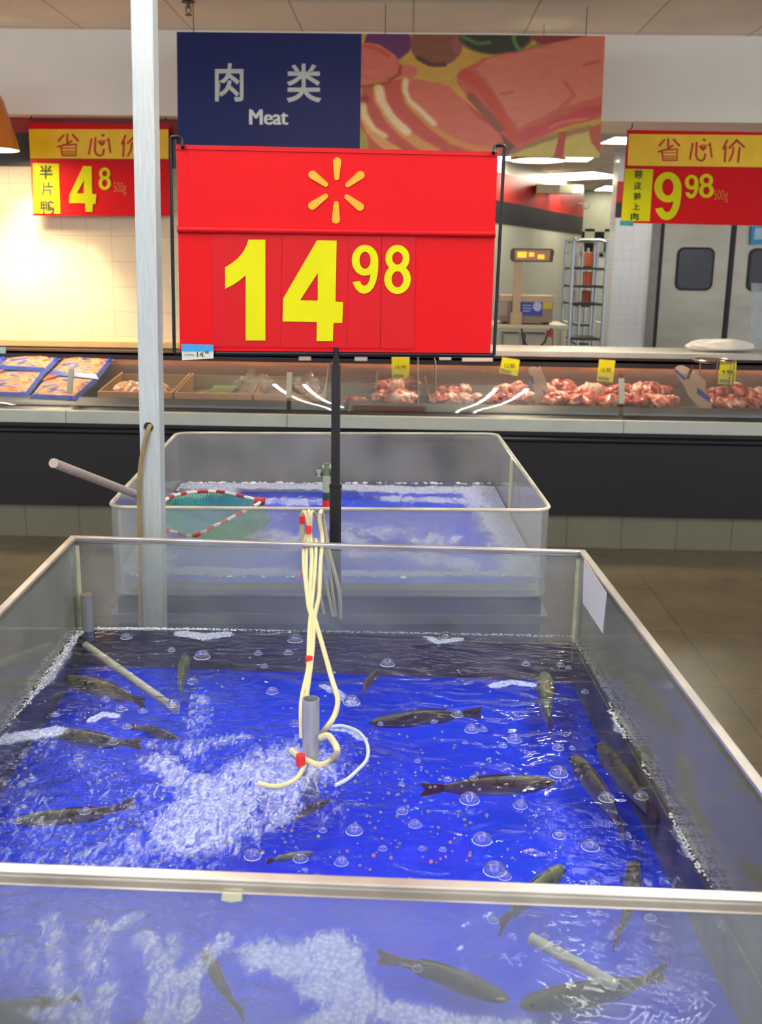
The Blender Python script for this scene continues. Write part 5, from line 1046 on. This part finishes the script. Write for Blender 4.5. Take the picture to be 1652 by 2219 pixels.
w = [P(327, 921, YP+.002), P(322, 930, YP-.006), P(314, 960, YP-.009), P(306, 1000, YP-.01), P(302, 1045, YP-.01), P(302, 1100, YP-.01), P(304, 1170, YP-.009), P(305, 1290, YP-.01), P(306, 1420, YP-.012)]
e = empty('drain_hose', w[0], 'tan rubber hose hanging out of the hole in the pale pole', 'hose')
MB().tube(spline(w, 6), .0048, 10).build('tube', mat('hose_tan', (146, 126, 84), .45, c2=(120, 98, 58), scale=30), e, True)

# ------------------------------------------------------------------ far fish tank
d0, d1, d2, d3 = Z(232, 1099, ZR), Z(1197, 1106, ZR), Z(1078, 940, ZR), Z(383, 938, ZR)
fo = [d0, d1, d2, d3]
e = empty('fish_tank', (cen_(fo).x, cen_(fo).y, 0), 'farther clear plastic fish tank on a dark base before the meat counter', 'fish tank')
def rounded(q, r, n=5):
    out = []
    for i in range(4):
        p0, p1, p2 = q[i-1], q[i], q[(i+1) % 4]; a = p1+(p0-p1).normalized()*r; b_ = p1+(p2-p1).normalized()*r
        for k in range(n+1): t = k/n; out.append(a*(1-t)**2+p1*2*t*(1-t)+b_*t*t)
    return out
gf = glassmat('acrylic_far', (.94, .95, .94), .22, (205, 205, 196), .07, 1.45, 6)
ro = rounded(fo, .05); ri = rounded(inset(fo, .008), .045); n = len(ro); ZB2 = .765
mb = MB(); vs = at_z(ro, ZB2)+at_z(ro, ZR)+at_z(ri, ZR)+at_z(ri, ZB2)
mb.add(vs, [(k*n+i, k*n+(i+1) % n, ((k+1) % 4)*n+(i+1) % n, ((k+1) % 4)*n+i) for k in range(3) for i in range(n)]).build('acrylic_wall', gf, e, True)
edgem = glassmat('acrylic_edge', (.9, .9, .85), .6, (222, 216, 196), .2)
MB().tube(at_z(ro+[ro[0]], ZR), .0042, 6).build('top_edge', edgem, e, True)
mb = MB(); ri2 = rounded(inset(fo, .009), .045); mb.add(at_z(ri2, .767)+at_z(ri2, .795), [(i, (i+1) % n, n+(i+1) % n, n+i) for i in range(n)]).build('basin_wall', mat('basin_pale', (196, 194, 180), .5), e, True)
MB().slab(at_z(ri2, .768), (0, 0, .01)).build('basin_floor', mat('basin_blue2', (24, 66, 226), .4, c2=(60, 96, 226), scale=4), e)
p0, p1 = Z(1116, 1000, ZR), Z(1122, 1003, ZR)
qx = d2.lerp(d1, .42); MB().box((qx.x-.012, qx.y-.004, ZWAT), (qx.x-.004, qx.y+.03, ZR-.002)).build('side_brace', mat('brace_cream', (200, 196, 160), .5), e)
MB().slab(at_z(inset(fo, .012), .10), (0, 0, .655)).build('base_cabinet', mat('base_black', (44, 46, 50), .4), e)
MB().slab(at_z(inset(fo, -.004), .700), (0, 0, .02)).build('base_rim', mat('base_rim', (96, 96, 92), .4, .4), e)
MB().slab(at_z(inset(fo, .06), 0), (0, 0, .10)).build('plinth', M['black'], e)
S2 = [([(400,1052),(560,1052),(700,1054)], .05, 1.0), ([(380,1075),(480,1062)], .05, 1.0), ([(760,1055),(900,1062),(1060,1060)], .05, 1.0), ([(850,1080),(1000,1085)], .04, .85), ([(600,1085),(700,1090)], .05, .75), ([(1050,1070),(1110,1150),(1150,1230)], .07, .95),
      ([(300,1150),(300,1240)], .09, .8), ([(560,1160),(700,1180)], .07, .6), ([(820,1150),(960,1170)], .06, .55), ([(860,1200),(1000,1220)], .06, .6), ([(400,1235),(700,1245),(1150,1245)], .03, 1.1), ([(740,1140),(780,1200)], .04, .7)]
wm2 = watermat('water_far', (.88, .92, 1.0), (200, 206, 226), .35, .8, 16, .5)
water('tank_water', [v for v in inset(fo, .011)], .81, 90, 110, S2, [([(700, 1100), (700, 1200)], .5, .5)], wm2, .006, 'frothy pale blue water of the farther fish tank', .34)
foam('foam', [([(1066,1047),(740,1046),(400,1045)], .01, .02), ([(400,1046),(330,1100),(262,1180)], .012, .02), ([(1150,1245),(700,1248),(280,1245)], .012, .02)], .811, 9000, 'pale foam line along the walls of the farther tank', 8, .003, .007)
# valve manifold
c = Z(708, 1112, .81); e = empty('valve_manifold', (c.x, c.y, .81), 'pale green and red air valve with side knobs behind the black pole', 'valve')
zm = lambda y: P(708, y, c.y).z; vg = mat('valve_green', (166, 180, 150), .5); vd = mat('valve_dark', (40, 74, 62), .5); vr = mat('valve_red', (224, 40, 46), .45)
MB().tube([(c.x, c.y, zm(1112)), (c.x, c.y, zm(1098))], .013, 14).build('foot', vd, e, True)
MB().tube([(c.x, c.y, zm(1098)), (c.x, c.y, zm(1083))], .0125, 14).build('red_band', vr, e, True)
MB().tube([(c.x, c.y, zm(1083)), (c.x, c.y, zm(1066))], .0115, 14).build('dark_band', vd, e, True)
MB().tube([(c.x, c.y, zm(1066)), (c.x, c.y, zm(1030))], .0115, 14).build('barrel', vg, e, True)
MB().tube([(c.x, c.y, zm(1030)), (c.x, c.y, zm(1004))], .010, 14).build('valve_top', mat('valve_olive', (116, 124, 96), .5), e, True)
for s in (-1, 1):
    MB().tube([(c.x, c.y, zm(1027)), (c.x+s*.03, c.y, zm(1027))], .006, 10).build('side_arm', vd, e, True)
    MB().tube([(c.x+s*.022, c.y, zm(1033)), (c.x+s*.022, c.y, zm(1019))], .007, 8).build('knob', vg, e, True)
MB().tube([(c.x-.012, c.y, zm(1012)), (c.x+.02, c.y, zm(1012))], .0075, 10).build('knob', vg, e, True)

# ------------------------------------------------------------------ hand net
zn = .90
ringpx = [(350,1090),(372,1076),(402,1069),(440,1065),(480,1066),(520,1074),(562,1086),(548,1098),(520,1112),(490,1128),(464,1140),(440,1153),(415,1162),(388,1155),(352,1144),(338,1118)]
ring = [Z(x, y, zn+.012*math.sin(i*1.3)) for i, (x, y) in enumerate(ringpx)]
hb = Z(348, 1092, zn); ha = Z(272, 1063, ZR+.018); hd_ = (ha-hb); kk = 1.0
while proj(hb+hd_*kk)[0] > 118 and kk < 12: kk += .02
e = empty('hand_net', hb, 'green hand net with red and white corded mouth resting over the far tank side', 'net')
MB().tube([hb+hd_*kk, hb-hd_*.1], .0095, 12).build('handle', mat('handle_grey', (168, 152, 144), .45, c2=(150, 134, 126), scale=30), e, True)
sp_ = spline(ring+[ring[0]], 8)
redc = mat('cord_red', (170, 44, 34), .6); whc = mat('cord_white', (226, 222, 212), .6); k = 0
cr, cw = MB(), MB(); i = 0; rnd = random.Random(2)
while i < len(sp_)-1:
    n_ = rnd.choice((3, 4, 5)); seg = sp_[i:i+n_+1]
    if len(seg) > 1: (cr if k % 2 == 0 else cw).tube(seg, .0048 if k % 2 == 0 else .0042, 7)
    i += n_; k += 1
cr.build('mouth_cord_red', redc, e, True); cw.build('mouth_cord_white', whc, e, True)
MB().tube([ring[6]+Vector((-.012, 0, 0)), ring[6]+Vector((.014, 0, 0))], .011, 10).build('red_knot', redc, e, True)
netm = bpy.data.materials.new('net_green'); netm.use_nodes = True; nt = netm.node_tree; nt.nodes.clear(); N = nt.nodes.new; Lk = nt.links.new
o_ = N('ShaderNodeOutputMaterial'); df = N('ShaderNodeBsdfDiffuse'); df.inputs[0].default_value = (*lin((74, 170, 124)), 1); tr = N('ShaderNodeBsdfTransparent'); mx = N('ShaderNodeMixShader')
tl_ = N('ShaderNodeBsdfTranslucent'); tl_.inputs[0].default_value = (*lin((90, 180, 130)), 1); ms = N('ShaderNodeMixShader'); ms.inputs[0].default_value = .4; Lk(df.outputs[0], ms.inputs[1]); Lk(tl_.outputs[0], ms.inputs[2])
uv = N('ShaderNodeUVMap'); mp = N('ShaderNodeMapping'); mp.inputs['Scale'].default_value = (1, 1, 1); mp.inputs['Rotation'].default_value[2] = .785; Lk(uv.outputs[0], mp.inputs[0])
sx_ = N('ShaderNodeSeparateXYZ'); Lk(mp.outputs[0], sx_.inputs[0]); outs = []
for ax in (0, 1):
    f1 = N('ShaderNodeMath'); f1.operation = 'FRACT'; Lk(sx_.outputs[ax], f1.inputs[0]); f2 = N('ShaderNodeMath'); f2.operation = 'LESS_THAN'; f2.inputs[1].default_value = .42; Lk(f1.outputs[0], f2.inputs[0]); outs.append(f2)
mxx = N('ShaderNodeMath'); mxx.operation = 'MAXIMUM'; Lk(outs[0].outputs[0], mxx.inputs[0]); Lk(outs[1].outputs[0], mxx.inputs[1])
Lk(mxx.outputs[0], mx.inputs[0]); Lk(tr.outputs[0], mx.inputs[1]); Lk(ms.outputs[0], mx.inputs[2]); Lk(mx.outputs[0], o_.inputs[0])
RS = 72; NR = 16; base = spline(ring+[ring[0]], 6)[:-1]; RS = len(base); cn = sum(base, Vector())/RS; tgt = Z(548, 1140, .80)
vs = []; uvs = []
for j in range(NR+1):
    t = j/NR
    for i in range(RS):
        p = base[i]; q = p.lerp(tgt+Vector(((p.x-cn.x)*.55, (p.y-cn.y)*.55, 0)), t); q.z = p.z-.10*math.sin(t*math.pi/2)+.006*noise.noise(Vector((i*.4, j*.5, 0)))*math.sin(math.pi*t)
        if t > .6: s_ = 1-(t-.6)/.4*.9; c_ = cn.lerp(tgt, t); q.x = c_.x+(q.x-c_.x)*s_; q.y = c_.y+(q.y-c_.y)*s_
        vs.append(q)
me_ = MB().add(vs, [(j*RS+i, j*RS+(i+1) % RS, (j+1)*RS+(i+1) % RS, (j+1)*RS+i) for j in range(NR) for i in range(RS)]).build('net_bag', netm, e, True, angle=3)
ul = me_.data.uv_layers.new(name='UVMap')
for p in me_.data.polygons:
    j = p.index//RS; i = p.index % RS
    for li, (a, b_) in zip(p.loop_indices, ((0, 0), (1, 0), (1, 1), (0, 1))):
        vi = me_.data.loops[li].vertex_index; jj = vi//RS; ii = vi % RS
        if ii == 0 and i == RS-1: ii = RS
        ul.data[li].uv = (ii*130/RS, jj*2.2)
